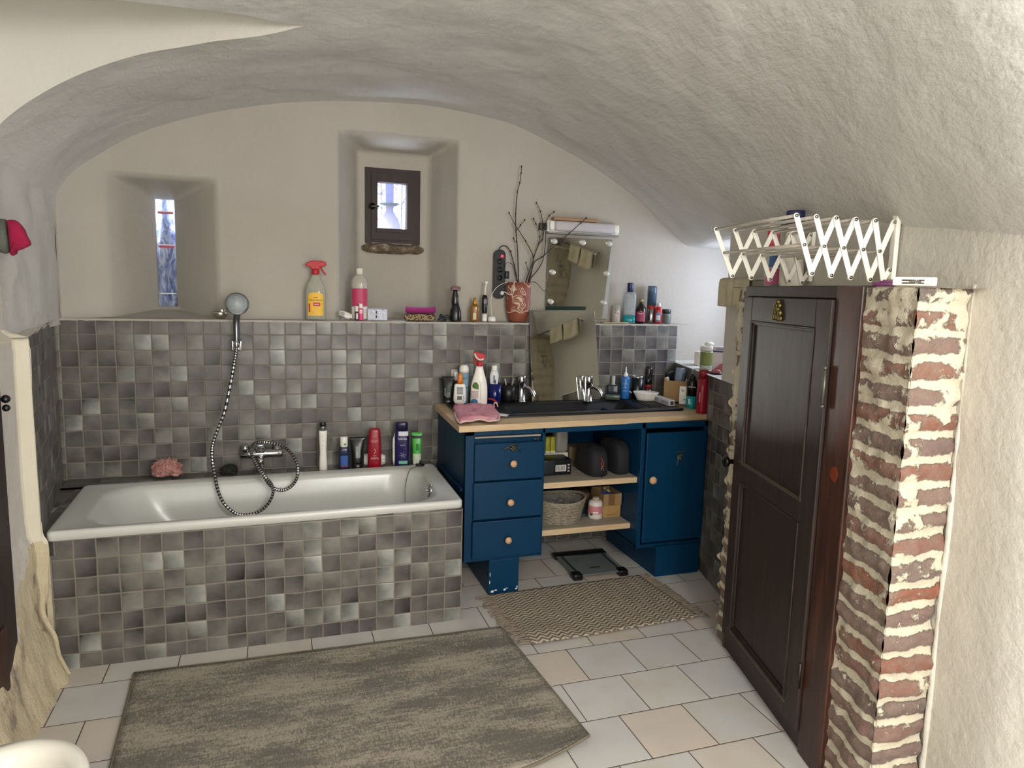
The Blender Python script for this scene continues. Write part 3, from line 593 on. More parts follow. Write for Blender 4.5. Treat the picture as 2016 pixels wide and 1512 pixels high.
for (x1, yf, z, lab) in ((2.866, -.60, .562, None), (2.866, -.548, .287, None)):
    mm = MB(); mm.box(XL1-VO.x, x1-VO.x, yf-VO.y, -.05-VO.y, z-.012, z, 0); mm.box(XL1-VO.x, x1-VO.x, yf-.014-VO.y, yf-VO.y, z-.030, z, 1); mm.build('shelf', [M_shelf, M_beech], van)
wt = thing('worktop', 'pale beech worktop with square edge on the dark blue washstand', 'worktop', (0, 0, 0))
WT = [(1.822, -.690), (3.318, -.612), (3.415, -.01), (1.846, -.01)]
def wloop(z, hole):
    if hole: return [Vector((x, y+(x-2.6)*.03, z)) for x, y in rrect(2.175, 3.01, -.445, -.115, .04, 6)]
    out = []; hp_ = rrect(2.175, 3.01, -.445, -.115, .04, 6); side = [WT[2], WT[3], WT[0], WT[1]]
    for q, (x, y) in enumerate(hp_):
        k = q//7; f_ = (q % 7)/6; a, b_ = Vector(side[(k-1) % 4]), Vector(side[k]); c_ = Vector(side[(k+1) % 4])
        p = b_+(a-b_)*(.5-f_)*.4 if f_ < .5 else b_+(c_-b_)*(f_-.5)*.4
        out.append(Vector((p.x, p.y, z)))
    return out
m = MB(); loft(m, [wloop(ZT, 1), wloop(ZT, 0), wloop(ZT-.030, 0), wloop(ZT-.030, 1), wloop(ZT, 1)], sm=False); m.build('board', M_beech, wt)

# black double sink
sk = thing('black_sink', 'long matt black inset basin with two tap holes in the worktop', 'sink', (0, 0, 0))
def sl(x0, x1, y0, y1, r, z, n=6): return [Vector((x, y+(x-2.6)*.03, z)) for x, y in rrect(x0, x1, y0, y1, r, n)]
m = MB(); z = ZT
loft(m, [sl(1.90, 3.215, -.50, -.035, .05, z), sl(1.90, 3.215, -.50, -.035, .05, z+.010), sl(1.905, 3.21, -.495, -.04, .05, z+.013), sl(1.93, 3.185, -.47, -.06, .04, z+.012), sl(2.19, 3.00, -.43, -.13, .04, z+.008), sl(2.21, 2.985, -.41, -.145, .05, z-.01), sl(2.23, 2.96, -.395, -.16, .05, z-.052), sl(2.3, 2.9, -.34, -.2, .04, z-.056)], cap1=True)
m.build('basin', M_sink, sk)
m = MB()
for k in range(5): m.box(3.03+k*.03, 3.038+k*.03, -.40, -.16, z+.008, z+.0135, 0, .002)
m.build('drainer_ribs', M_sink, sk)
def tap(x, y, lab, rz):
    t_ = thing('basin_tap', lab, 'tap', (x, y, ZT+.012), rz, 'chrome mixer taps on the black sink')
    mm = MB(); mm.lathe([(.027, 0), (.027, .004), (.022, .007), (.0215, .105), (.0225, .107), (.0225, .148), (.020, .152), (.002, .153)], 28); mm.build('tap_body', M_chrome, t_)
    mm = MB(); mm.tube([Vector((0, -.012, .085)), Vector((0, -.036, .088)), Vector((0, -.064, .074)), Vector((0, -.080, .052)), Vector((0, -.084, .038))], lambda t: .0135-.002*t, 16, smooth=6); mm.build('spout', M_chrome, t_)
    mm = MB(); mm.tube([Vector((.015, 0, .142)), Vector((.058, 0, .140))], .0042, 10); mm.build('lever', M_chrome, t_)
tap(xof(1026, -.085, .9), -.085, 'left chrome basin tap, beside the dark cups', .75); tap(xof(1158, -.135, .9), -.135, 'right chrome basin tap, in front of the leaning mirror', .75)

# ---------------------------------------------------------------- built-in cupboard
AX = math.atan2(-.967, -.256)
def DP(y, out=0, z=0): return Vector((DX(y), y, z))+DOORN*out
cup = thing('built_in_cupboard', 'dark stained panelled cupboard door and frame set in old brickwork', 'cupboard', DP(-1.42), 0)
CO = Vector(cup.location)
def dbox(mb, ya, yb, z0, z1, o0, o1, mi=0):          # ya nearer the back wall, o0..o1 outward from the door plane
    A, B = DP(ya), DP(yb); vs = []
    for P in (A, B):
        for o in (o0, o1):
            for z in (z0, z1): vs.append(P+DOORN*o+Vector((0, 0, z))-CO)
    mb.add(vs, [(0, 1, 3, 2), (4, 6, 7, 5), (0, 4, 5, 1), (2, 3, 7, 6), (0, 2, 6, 4), (1, 5, 7, 3)], mi)
m = MB(); dbox(m, -1.42, -2.275, 0, .07, -.03, .005); m.build('kick_rail', M_dark, cup, bevel=.004); m = MB(); dbox(m, -1.42, -2.275, 1.552, 1.594, -.03, .012); m.build('top_rail', M_dark, cup, bevel=.004)
m = MB(); dbox(m, -2.132, -2.275, 0, 1.594, -.03, .014); m.build('hinge_stile', M_dark2, cup, bevel=.005)
m = MB(); dbox(m, -1.42, -1.446, 0, 1.594, -.03, .010); m.build('latch_stile', M_dark2, cup, bevel=.004)
dr = MB(); dbox(dr, -1.444, -1.525, .072, 1.55, 0, .024); dbox(dr, -2.035, -2.128, .072, 1.55, 0, .024)
dbox(dr, -1.525, -2.035, 1.455, 1.55, 0, .024); dbox(dr, -1.525, -2.035, .785, .855, 0, .024); dbox(dr, -1.525, -2.035, .072, .135, 0, .024)
do = dr.build('door', M_dark, cup, bevel=.003)
for z0, z1 in ((.135, .785), (.855, 1.455)):
    m = MB(); dbox(m, -1.52, -2.04, z0-.005, z1+.005, .002, .012); m.build('panel', M_dark, do)
    m = MB()
    for w_, o_ in ((.006, .028), (.016, .020)):
        dbox(m, -1.525, -1.525-w_, z0, z1, .012, o_); dbox(m, -2.035+w_, -2.035, z0, z1, .012, o_); dbox(m, -1.525, -2.035, z1-w_, z1, .012, o_); dbox(m, -1.525, -2.035, z0, z0+w_, .012, o_)
    m.build('moulding', M_dark, do, bevel=.002)
for zz in (.862, .868, .128, .122): m = MB(); dbox(m, -1.50, -2.04, zz, zz+.0016, .0240, .0252); m.build('worn_edge', mt('7d705f', .5), do)
hk = DP(-1.437, .03, .847)-CO; m = MB(); MX = Matrix.Translation(hk) @ Matrix.Rotation(math.atan2(DOORN.y, DOORN.x), 4, 'Z') @ Matrix.Rotation(math.pi/2, 4, 'Y')
m.lathe([(.012, -.02), (.010, 0), (.012, .008), (.022, .014), (.026, .024), (.020, .034), (.004, .038)], 20, M=MX); m.box(-.05, .05, -.012, .012, -.021, -.015, 0, .004, M=MX); m.build('handle', mt('15110e', .25, .6), do)
oc = DP(-1.765, .028, 1.505)-CO; m = MB()
tdir = Vector((-.265, -.964, 0)).normalized()
for (a, zz, r_, e) in ((0, .03, .012, .9), (-.012, .018, .012, 1), (.013, .017, .012, 1), (0, .004, .013, 1), (-.022, -.008, .011, 1.2), (.022, -.010, .011, 1.2), (-.010, -.024, .011, 1.3), (.012, -.028, .010, 1.4), (.03, -.030, .008, 1.3), (-.032, -.028, .008, 1.3)):
    m.ball(tuple(oc+tdir*a+Vector((0, 0, zz))), r_, sz=e, n=10)
m.build('brass_ornament', M_brass, do)
m = MB(); hc = DP(-2.13, .027, 1.27)-CO; m.tube([hc+Vector((0, 0, -.055)), hc+Vector((0, 0, .055))], .0065, 10); m.ball(tuple(hc+Vector((0, 0, .062))), .007); m.ball(tuple(hc+Vector((0, 0, -.062))), .007); m.build('hinge', mt('6a665c', .4, .7), do)
m = MB(); hc = DP(-2.13, .027, .28)-CO; m.tube([hc+Vector((0, 0, -.045)), hc+Vector((0, 0, .045))], .0065, 10); m.build('hinge', mt('3a332b', .4, .7), do)
m = MB(); kc = DP(-2.21, .0145, 1.005)-CO; m.prism([(.024*math.cos(a)*(1+.15*math.sin(3*a)), .022*math.sin(a)) for a in [k*.4 for k in range(16)]], .0012, M=Matrix.Translation(kc) @ Matrix.Rotation(math.atan2(DOORN.y, DOORN.x), 4, 'Z') @ Matrix.Rotation(math.pi/2, 4, 'Y')); kn = m.build('wood_knot', mt('7a3210', .4), cup)

# ---------------------------------------------------------------- drying rack on the wall above the cupboard
NW = Vector((-.9678, .2516, 0)); AW = Vector((.2516, .9678, 0))
def onwall(px, py, off=0): return plane(px, py, (1, -.26, 0), 3.42+off)
Mn = onwall(1766, 485); Mf = onwall(1601, 508); LA = (Mf-Mn).dot(AW)
zt = onwall(1767.9, 438.5).z; zb = onwall(1766, 531.7).z; HR = zt-zb
pO = None
def rp(k, a, z): return NW*(.018+k)+AW*a+Vector((0, 0, z-zb))
import itertools
def pitch(col, M_):
  best = None
  for U in [x*.001 for x in range(40, 130)]:
    q = Vector((M_.x, M_.y, zb))+rp(5*U, 0, zt+.002); d_ = q-CAM; px_ = 1008+F*d_.dot(_r)/d_.dot(_f)
    if best is None or abs(px_-col) < best[0]: best = (abs(px_-col), U)
  return best[1]
UN, UF = pitch(1565, Mn), pitch(1408, Mf)
rk = thing('drying_rack', 'white wall-mounted accordion drying rack above the dark cupboard', 'drying rack', (Mn.x, Mn.y, zb))
def strap(mb, P, Q, wdt, off, th_=.003):
    d = (Q-P).normalized(); n = AW*1.0; s2 = d.cross(n).normalized()*wdt/2; e = d*wdt/2; o_ = n*off; vs = []
    out = []
    for k in range(7): a = -math.pi/2+math.pi*k/6; out.append(Q+e*math.cos(a)+s2*math.sin(a))
    for k in range(7): a = math.pi/2+math.pi*k/6; out.append(P+e*math.cos(a)+s2*math.sin(a))
    n_ = len(out); vs = [v+o_ for v in out]+[v+o_+n*th_ for v in out]
    mb.add(vs, [tuple(range(n_)), tuple(range(n_, 2*n_))]+[(k, (k+1) % n_, n_+(k+1) % n_, n_+k) for k in range(n_)])
def zB(k): return zb-.036+.0045*k
for side, a, U in (('near', 0.0, UN), ('far', LA, UF)):
    m = MB(); A = rp(-.016, a-.011, zb-.035); 
    P0 = NW*.002+AW*(a-.012); vs = []
    for o in (0, .014):
        for aa in (0, .024):
            for zz in (-.03, HR+.022): vs.append(P0+NW*o+AW*aa+Vector((0, 0, zz)))
    m.add(vs, [(0, 1, 3, 2), (4, 6, 7, 5), (0, 4, 5, 1), (2, 3, 7, 6), (0, 2, 6, 4), (1, 5, 7, 3)]); m.build('mounting_bar', M_rack, rk, bevel=.001)
    pv = []
    for k in range(1, 6):
        T_ = rp(k*U, a, zt+.002*k); B_ = rp((k-1)*U if k > 1 else .3*U, a, zB(k-1)); m = MB(); strap(m, T_, B_, .017, -.006); m.build('strap', M_rack, rk)
        pv += [T_, B_, (T_+B_)/2]
    for k in range(0, 4):
        T_ = rp(k*U, a, zt+.002*k); B_ = rp((k+1)*U, a, zB(k+1)); m = MB(); strap(m, B_, T_, .017, .0); m.build('strap', M_rack, rk)
    m = MB(); strap(m, rp(.3*U, a, zB(0)), rp(0, a, zb), .015, .0); m.build('link', M_rack, rk)
    for p in pv+[rp(0, a, zt), rp(0, a, zb)]: m = MB(); m.lathe([(.001, -.004), (.0055, -.003), (.0055, 0), (.001, .001)], 10, M=Matrix.Translation(p-AW*.0075) @ Matrix.Rotation(math.atan2(AW.y, AW.x), 4, 'Z') @ Matrix.Rotation(math.pi/2, 4, 'Y')); m.build('rivet', mt('8a8a88', .25, 1.0), rk)
for k in range(1, 6):
    for zz in (zt+.002*k, None):
        q = []
        for a, U in ((0, UN), (LA, UF)): q.append((rp(k*U, a, zt+.002*k)+rp((k-1)*U if k > 1 else .3*U, a, zB(k-1)))/2 if zz is None else rp(k*U, a, zz))
        m = MB(); m.tube(q, .0056, 8); m.build('drying_rod', M_rod, rk)

# ---------------------------------------------------------------- rugs, scale
def rug_mat(name):
    t = NT(name); p = t.obj(); a = t.noise(t.vmul(p, (1, 3.2, 1)), 2.6, 3); b_ = t.noise(t.vmul(p, (3, 1.2, 1)), 52, 6, .8, .4); c_ = t.noise(t.vmul(p, (.5, 4, 1)), 30, 3)
    f = t.m2('ADD', t.m2('MULTIPLY', t.m2('SUBTRACT', a, .5), .5), t.m2('ADD', t.m2('MULTIPLY', b_, .75), t.m2('MULTIPLY', c_, .28)))
    c = t.ramp(f, [(.43, '625d55'), (.5, '736d63'), (.545, '8d8577'), (.62, '9c9485')]); t.bump(t.noise(p, 160, 3), .5, .004); return t.done(c, .95)
rg = thing('area_rug', 'large distressed grey-brown rug with curled near corner on the tiled floor', 'rug', (0, 0, 0))
RC = [Vector((.437, -.984, 0)), Vector((1.952, -1.010, 0)), Vector((2.013, -1.935, 0)), Vector((.49, -2.05, 0))]
def rgp(i, j):
    u, v = i/60, j/40; p = (RC[0]*(1-u)+RC[1]*u)*(1-v)+(RC[3]*(1-u)+RC[2]*u)*v
    z = .010+.003*noise.noise(p*3); e = max(0, u+v-1.80)/.2; c_ = e**1.5*.035
    return Vector((p.x-c_*.8, p.y+c_*.9, z+c_*1.0))
m = MB(); m.grid(rgp, 61, 41); m.build('pile', rug_mat('distressed_rug'), rg, solid=.008)
m = MB(); bd = [rgp(i, 0) for i in range(61)]+[rgp(60, j) for j in range(1, 41)]+[rgp(i, 40) for i in range(59, -1, -1)]+[rgp(0, j) for j in range(39, -1, -1)]
m.tube(bd, .0055, 6); m.build('bound_edge', mt('6b6354', .9), rg)
def mat_mat():
    t = NT('zigzag_weave'); p = t.obj(); x = t.dot(p, (1, 0, 0)); y = t.dot(p, (0, 1, 0))
    wv = t.m2('MULTIPLY', t.m2('SUBTRACT', t.noise(p, 7, 2), .5), .012)
    tri = t.m2('ABSOLUTE', t.m2('SUBTRACT', t.m2('FRACT', t.m2('DIVIDE', t.m2('ADD', x, wv), .052)), .5))
    v = t.m2('FRACT', t.m2('DIVIDE', t.m2('ADD', t.m2('ADD', y, wv), t.m2('MULTIPLY', tri, .045)), .0255))
    k = t.step(t.m2('ABSOLUTE', t.m2('SUBTRACT', v, .5)), .22, .28); c = t.mix(k, 'b4a995', '675b50')
    t.bump(t.m2('ADD', k, t.noise(p, 120, 2)), .6, .004); return t.done(c, .95)
mt_ = thing('bath_mat', 'small cream and brown zigzag woven mat with fringed ends before the washstand', 'bath mat', (2.43, -.92, 0))
MC = [Vector((2.0, -.668, 0)), Vector((2.865, -.648, 0)), Vector((2.905, -1.165, 0)), Vector((2.04, -1.205, 0))]
def mp(u, v): p = (MC[0]*(1-u)+MC[1]*u)*(1-v)+(MC[3]*(1-u)+MC[2]*u)*v; return Vector((p.x, p.y, .012+.004*abs(noise.noise(p*5))+(.012*math.exp(-((u-.08)**2+(v-.85)**2)/.02))))-Vector((2.43, -.92, 0))
m = MB(); m.grid(lambda i, j: mp(i/60, j/36), 61, 37); m.build('woven_field', mat_mat(), mt_, solid=.005)
for u, dx in ((0, -1), (1, 1)):
    m = MB()
    for k in range(46):
        p = mp(u, (k+.5)/46); L_ = random.uniform(.045, .075); q = p+Vector((dx*L_, random.uniform(-.02, .02), -.004)); 
        for jj in range(2): m.tube([p+Vector((0, jj*.004, 0)), (p+q)/2+Vector((0, random.uniform(-.008, .008), .004)), q+Vector((0, jj*random.uniform(-.01, .01), 0))], .0022, 4, smooth=3)
    o = m.build('fringe', mt('8d7f6f', .95), mt_); o['kind'] = 'stuff'
sca = thing('bathroom_scale', 'glass bathroom scale with black corner feet on the floor under the washstand', 'scale', (2.665, -.42, 0), -.03)
m = MB(); m.box(-.155, .155, -.175, .165, .022, .028); m.build('glass_plate', mt('8a9494', .08, trans=.5), sca, bevel=.002)
m = MB(); m.box(-.16, .16, .10, .17, .008, .031, 0, .004); m.build('display_bar', M_black, sca)
m = MB(); m.box(-.03, .03, -.10, -.085, .0285, .030, 0); m.build('printed_mark', mt('2c2e2e', .5), sca)
for sx in (-1, 1):
    m = MB(); m.box(sx*.135-.027, sx*.135+.027, -.185, -.125, 0, .034, 0, .006); m.build('corner_foot', M_black, sca)
    m = MB(); m.box(sx*.125-.007, sx*.125+.007, -.13, .11, .021, .0215+.008, 0); m.build('side_rail', mt('4c5252', .3, .5), sca)

# ================================================================ small things
def print_line(parent, wd, ht, loc, mat):            # print too small to read in the photo
    m_ = MB(); m_.box(loc[0]-wd/2, loc[0]+wd/2, loc[1]-.0003, loc[1]+.0004, loc[2]-ht/2, loc[2]+ht/2); return m_.build('text_line', mat, parent)
def sloop(rx, ry, z, pw, n=36):
    o = []
    for k in range(n):
        a = 2*math.pi*k/n; c_, s_ = math.cos(a), math.sin(a); e = 2/pw
        o.append(Vector((rx*math.copysign(abs(c_)**e, c_), ry*math.copysign(abs(s_)**e, s_), z)))
    return o
def shell(o, name, prof, W, H, D, mat, pw=2, z0=0, dx=0, n=36, lean=0, lab=None):
    m = MB(); ls = []
    for q in prof:
        r, z = q[0], q[1]; ry = q[2] if len(q) > 2 else r
        ls.append([v+Vector((dx+lean*z*H, 0, 0)) for v in sloop(max(.0004, r*W/2), max(.0004, ry*D/2), z0+z*H, pw, n)])
    loft(m, ls, cap0=True, cap1=True); x = m.build(name, mat, o)
    if lab: x['label'] = lab
    return x
def patch(o, name, x0, x1, z0, z1, W, D, mat, pw=2, e=.0007, top=0):
    m = MB()
    def f(i, j):
        x = x0+(x1-x0)*i/14; t = max(0, 1-abs(2*x/W)**pw)**(1/pw); zz = z0+(z1-z0)*j/3
        if top and j == 3: zz -= top*abs(2*(i/14)-1)**3
        return (x, -(D/2)*t-e, zz)
    m.grid(f, 15, 4); return m.build(name, mat, o)
def base(px, py, z, wpx, y=None, deep=1.0):
    if y is None:
        p = atZ(px, py, z); s_ = scl(*p); y = p.y+wpx*s_*deep*.5*.9
    x = xof(px, y, z); return x, y, scl(x, y, z)
def item(name, label, cat_, px, py, top, wpx, z, y=None, deep=1.0, group=None, turn=True, rz=0):
    x, y, s_ = base(px, py, z, wpx, y, deep); W = wpx*s_; H = zof(top, x, y)-z
    o = thing(name, label, cat_, (x, y, z), (facing(x, y) if turn else 0)+rz, group); return o, W, H, s_
LZ = 1.3665; SZ = ZT+.0135
CAP = [(.9, 0), (1, .04), (1, .93), (.92, 1), (.02, 1.0)]
BODY = [(.86, 0), (.97, .012), (1, .04), (1, .93), (.95, .975), (.8, 1), (.02, 1)]
def frac(y, yb, yt): return (yb-y)/(yb-yt)

# --- ledge
o, W, H, s_ = item('chrome_dish', 'small oval chrome dish on the ledge beside the shower head', 'dish', 434, 621, 608, 28, LZ, .06)
shell(o, 'dish_body', [(.5, 0), (.9, .25), (1, .6), (.92, .75), (.6, .45), (.02, .4)], W, H, W*.7, mt('b7b2a2', .2, .9)); m = MB(); m.box(.0, W*.3, -.008, .008, H*.4, H*1.0, 0, .003); m.build('clip', M_chrome, o)
o, W, H, s_ = item('spray_bottle', 'clear spray bottle with red trigger and yellow degreaser label on the ledge', 'spray bottle', 622, 627, 540, 39, LZ, .055)
shell(o, 'bottle', [(.9, 0), (1, .03), (1, .55), (.97, .66), (.84, .76), (.58, .86), (.38, .95), (.34, 1)], W, H, W*.62, mt('cfcfc2', .08, trans=.55), 2.6)
patch(o, 'paper_label', -W*.36, W*.36, H*.09, H*.60, W, W*.62, mt('e8b62a', .5), 2.6, top=.012)
patch(o, 'red_label_band', -W*.12, W*.22, H*.30, H*.38, W, W*.62, mt('b5272a', .5), 2.6, e=.0012)
patch(o, 'red_label_stripe', -W*.34, -W*.27, H*.17, H*.36, W, W*.62, mt('b5272a', .5), 2.6, e=.0012)
letter(o, 'DÉGRAISSANT', .0105, (0, -W*.31-.0016, H*.43), mt('5a2412', .6)); print_line(o, .020, .003, (0, -W*.31-.0010, H*.49), mt('8a3a18', .6)); print_line(o, .022, .003, (.004, -W*.31-.0022, H*.34), M_wink)
def trigger(o, H, s_, mat, flip=1, white=None):
    k = 1.15*s_
    m = MB(); m.lathe([(6.0*k, 0), (6.4*k, 2*k), (6.2*k, 8*k), (5*k, 10*k)], 20, c=(0, 0, H-.002)); 
    out = [(-17, 15), (-12, 20), (-4, 23), (10, 22.5), (17, 21), (19, 17), (16, 13.5), (8, 12), (5, 8), (-6, 7), (-8, 11), (-13, 13)]
    m.prism([(x*k*flip, z*k) for x, z in out], .022, M=Matrix.Translation((0, .011, H)) @ Matrix.Rotation(math.pi/2, 4, 'X')); x = m.build('spray_head', mat, o, bevel=.004)
    m = MB(); m.tube([Vector((9*k*flip, 0, H+13*k)), Vector((11*k*flip, 0, H+7*k)), Vector((15*k*flip, 0, H+2*k)), Vector((16.5*k*flip, 0, H-1*k))], .0045, 8, smooth=4); m.build('trigger', mat, o)
    return x
trigger(o, H, s_, M_red)
o, W, H, s_ = item('clear_bottle', 'large clear bottle with pink label on the ledge below the small window', 'bottle', 708, 627, 541, 32, LZ, .075)
shell(o, 'bottle', [(.9, 0), (1, .03), (1, .80), (.95, .88), (.72, .96), (.38, 1), (.36, 1.02)], W, H, W*.8, mt('d6d0c6', .08, trans=.55), 2.4)
patch(o, 'pink_label', -W*.47, W*.47, H*.31, H*.70, W, W*.8, mt('b3305a', .5), 2.4); patch(o, 'white_label', -W*.47, W*.47, H*.03, H*.29, W, W*.8, mt('ddd8d2', .5), 2.4)
shell(o, 'cap', CAP, W*.40, H*.13, W*.40, mt('dcd5c8', .4), 2, z0=H*1.01)
letter(o, 'o o', .012, (.004, -W*.4-.002, H*.36), M_wink)
o, W, H, s_ = item('digital_thermometer', 'small white device with grey screen lying on the ledge left of the pink-label bottle', 'thermometer', 679, 627, 611, 27, LZ, .045)
m = MB(); m.ball((0, 0, H*.5), 1, sx=1, sy=1); m = MB(); m.tube([Vector((-W*.42, 0, H*.72)), Vector((-W*.1, 0, H*.62)), Vector((W*.25, 0, H*.42)), Vector((W*.5, 0, H*.40))], lambda t: (.016, .018, .020, .014)[min(3, int(t*3.99))], 16, smooth=5, flat=.75); m.build('casing', M_white, o)
m = MB(); m.prism(rrect(-W*.40, -W*.02, -.013, .011, .008), .002, M=Matrix.Translation((0, -.017, H*.62)) @ Matrix.Rotation(math.pi/2, 4, 'X') @ Matrix.Rotation(-.15, 4, 'Z')); m.build('screen', mt('777a70', .3), o)
o, W, H, s_ = item('small_bottle', 'tiny dark bottle with white cap on the ledge in front of the clear bottle', 'bottle', 702.5, 627, 603, 8, LZ, .02)
shell(o, 'bottle', BODY, W, H*.62, W, mt('3a2c34', .3)); shell(o, 'cap', CAP, W*.8, H*.38, W*.8, M_white, z0=H*.62); patch(o, 'white_label', -W*.2, W*.3, H*.1, H*.5, W, W, mt('d8d0cc', .5))
o, W, H, s_ = item('pink_bottle', 'small pink bottle with white cap on the ledge in front of the clear bottle', 'bottle', 710.5, 628, 598, 10, LZ, .018)
shell(o, 'bottle', BODY, W, H*.72, W*.7, mt('c2306a', .35), 2.4); shell(o, 'cap', CAP, W*.7, H*.28, W*.6, M_white, z0=H*.72); patch(o, 'white_label', -W*.25, W*.3, H*.42, H*.64, W, W*.7, mt('e8d8dc', .5), 2.4); letter(o, 'o', .012, (0, -W*.35-.002, H*.54), mt('b02858', .5))
o, W, H, s_ = item('plastic_packet', 'crinkled clear plastic packet with white contents on the ledge in the recess', 'packet', 743, 627, 607, 38, LZ, .05)
m = MB(); m.grid(lambda i, j: (-W/2+W*i/24, -.028+.004*noise.noise(Vector((i*.7, j*.8, 2))), H*j/10*(.92+.1*noise.noise(Vector((i*.3, 0, 5))))), 25, 11); m.grid(lambda i, j: (-W/2+W*i/24, -.028+.056*j/8, H*(.95+.07*noise.noise(Vector((i*.6, j*.6, 7))))), 25, 9); m.build('wrapper', mt('dfe2ee', .15, trans=.4), o, solid=.001)
m = MB(); m.box(-W*.38, W*.40, -.02, .02, 0, H*.75, 0, .006); m.build('contents', mt('e4e0d8', .6), o); m = MB(); m.box(-W*.08, -W*.02, -.0335, -.032, H*.2, H*.45); m.box(-W*.08, -W*.02, -.0335, -.032, H*.55, H*.8); m.build('printed_marks', M_ink, o)
def foldcloth(name, label, px, py, top, wpx, y, mat, k=0, edge=None, z=LZ):
    o, W, H, s_ = item(name, label, 'cloth', px, py, top, wpx, z, y); m = MB()
    m.grid(lambda i, j: (lambda a, q: (W/2*math.copysign(abs(math.cos(a))**.4, math.cos(a))*(1+.03*noise.noise(Vector((q, j*.5, k)))), -.045+.09*j/12, H/2+H/2*math.copysign(abs(math.sin(a))**.6, math.sin(a))*(1+.25*noise.noise(Vector((math.cos(a)*3, j*.3, k+4))))))(2*math.pi*i/40, i*.4), 41, 13)
    m.add([], []); x = m.build('folded_fabric', mat, o)
    m = MB(); n0 = [(lambda a: (W/2*math.copysign(abs(math.cos(a))**.4, math.cos(a))*.97, H/2+H/2*math.copysign(abs(math.sin(a))**.6, math.sin(a))*.9))(2*math.pi*i/40) for i in range(40)]
    m.prism(n0, .088, M=Matrix.Translation((0, .044, 0)) @ Matrix.Rotation(math.pi/2, 4, 'X')); m.build('fold_layers', edge or mat, o); return o, H
def leopard():
    t = NT('leopard_print'); v = t.n.new('ShaderNodeTexVoronoi'); v.inputs['Scale'].default_value = 95; t.lk(t.obj(), v.inputs['Vector'])
    t.bump(v.outputs['Distance'], .3, .003); return t.done(t.ramp(v.outputs['Distance'], [(.25, '2b2119'), (.42, '4a3a2a'), (.5, 'a08c68'), (1, '8d7858')]), .9)
lo, lh = foldcloth('leopard_cloth', 'folded leopard print cloth under the purple one on the ledge', 826.5, 629, 617.5, 60, .06, leopard(), 1)
po_, W, H, s_ = item('purple_cloth', 'folded purple fleece cloth lying on the leopard print cloth', 'cloth', 828, 618, 605, 58, LZ+lh+.001, .06)
m = MB(); m.grid(lambda i, j: (-W/2+W*i/20, -.042+.084*j/10, H*(.42+.14*abs(i/10-1)**3+(.55*(1-abs(j/5-1)**4)-.15))), 21, 11); m.build('folded_fabric', mt('8e1f66', .9, bump=.4, scale=120), po_, solid=.012)
m = MB(); m.box(-W*.48, W*.46, -.040, .040, 0, H*.4, 0, .004); m.build('lower_fold', mt('6a1a50', .9), po_)
# trimmer with its cable
o, W, H, s_ = item('hair_trimmer', 'black hair trimmer standing on its dock on the ledge', 'trimmer', 896.5, 631, 564, 23, LZ, .05)
shell(o, 'dock', [(.95, 0), (1, .03), (1, .14), (.93, .30), (.62, .44), (.56, .5)], W, H, W, mt('111012', .3), 2.3)
shell(o, 'handle', [(.52, .42), (.62, .52), (.60, .62), (.52, .74), (.36, .84), (.33, .90)], W, H, W*.9, mt('17130f', .25), 2.2, dx=-.003); shell(o, 'grip_ring', [(.02, 0), (.28, 0), (.28, 1), (.02, 1)], W, .002, W, mt('3a2a22', .4), z0=H*.60)
m = MB(); m.box(-.026, .026, -.012, .012, H*.885, H, 0, .007); m.build('trimmer_head', mt('160c0c', .3), o); m = MB(); m.box(-.022, .022, -.0135, -.012, H*.90, H*.985, 0); m.build('red_trim', mt('5a1616', .4), o)
tx, ty = o.location.x, o.location.y
cb = thing('trimmer_cable', 'coiled black cable on the ledge beside the hair trimmer', 'cable', (tx-.06, .04, LZ)); m = MB()
pts = [Vector((.05, .0, .010))]+[Vector((.030*math.cos(a)-.005, .018*math.sin(a), .006+.010*(a/6.28)+.004*math.sin(a*2))) for a in [k*.5 for k in range(34)]]+[Vector((-.05, -.01, .004))]
m.tube(pts, .0032, 7, smooth=3); m.box(-.052, .0, -.03, -.015, 0, .010, 0, .004); m.build('cord', M_black, cb)
o, W, H, s_ = item('amber_bottle', 'amber glass bottle with gold pump cap on the ledge', 'bottle', 934, 633, 586, 16, LZ, .03)
shell(o, 'bottle', [(.9, 0), (1, .02), (1, .60), (.9, .66), (.55, .69)], W, H, W*.62, mt('94621f', .12, trans=.15), 2.8); shell(o, 'cap', [(.6, 0), (.55, .35), (.32, .8), (.25, 1), (.02, 1)], W, H*.33, W, mt('b9852a', .3, .6), z0=H*.68)
patch(o, 'barcode_label', -W*.18, W*.22, H*.08, H*.36, W, W*.62, mt('c9bba4', .5), 2.8)
for k in range(5):
    pass
tb, W, H, s_ = item('electric_toothbrush', 'black and white electric toothbrush upright on the ledge', 'toothbrush', 953.5, 632, 581, 11, LZ, .035)
shell(tb, 'handle', [(.85, .3), (.92, .34), (1, .5), (1, .9), (.75, .99), (.5, 1.0)], W, H, W, mt('101214', .25)); shell(tb, 'grip_base', [(.85, 0), (.9, .02), (.86, .3)], W, H, W, M_white)
m = MB(); m.tube([Vector((0, 0, H*.98)), Vector((.002, 0, H*1.25)), Vector((.008, 0, H*1.48))], .0042, 10); m.box(.000, .016, -.010, .006, H*1.43, H*1.52, 0, .003); m.build('brush_head', M_white, tb)
m = MB(); m.tube([Vector((.006*math.cos(a)+.002, -W*.5-.0005, H*.76+.011*math.sin(a))) for a in [k*.4 for k in range(17)]], .0011, 5); m.build('ring_mark', M_wink, tb)
o, W, H, s_ = item('toothbrush_charger', 'white domed charger on the ledge between toothbrush and vase', 'charger', 968, 632, 622, 16, LZ, .04)
shell(o, 'charger_base', [(.9, 0), (1, .1), (1, .5), (.8, .85), (.3, 1), (.02, 1)], W, H, W, M_white); ch_loc = Vector(o.location)

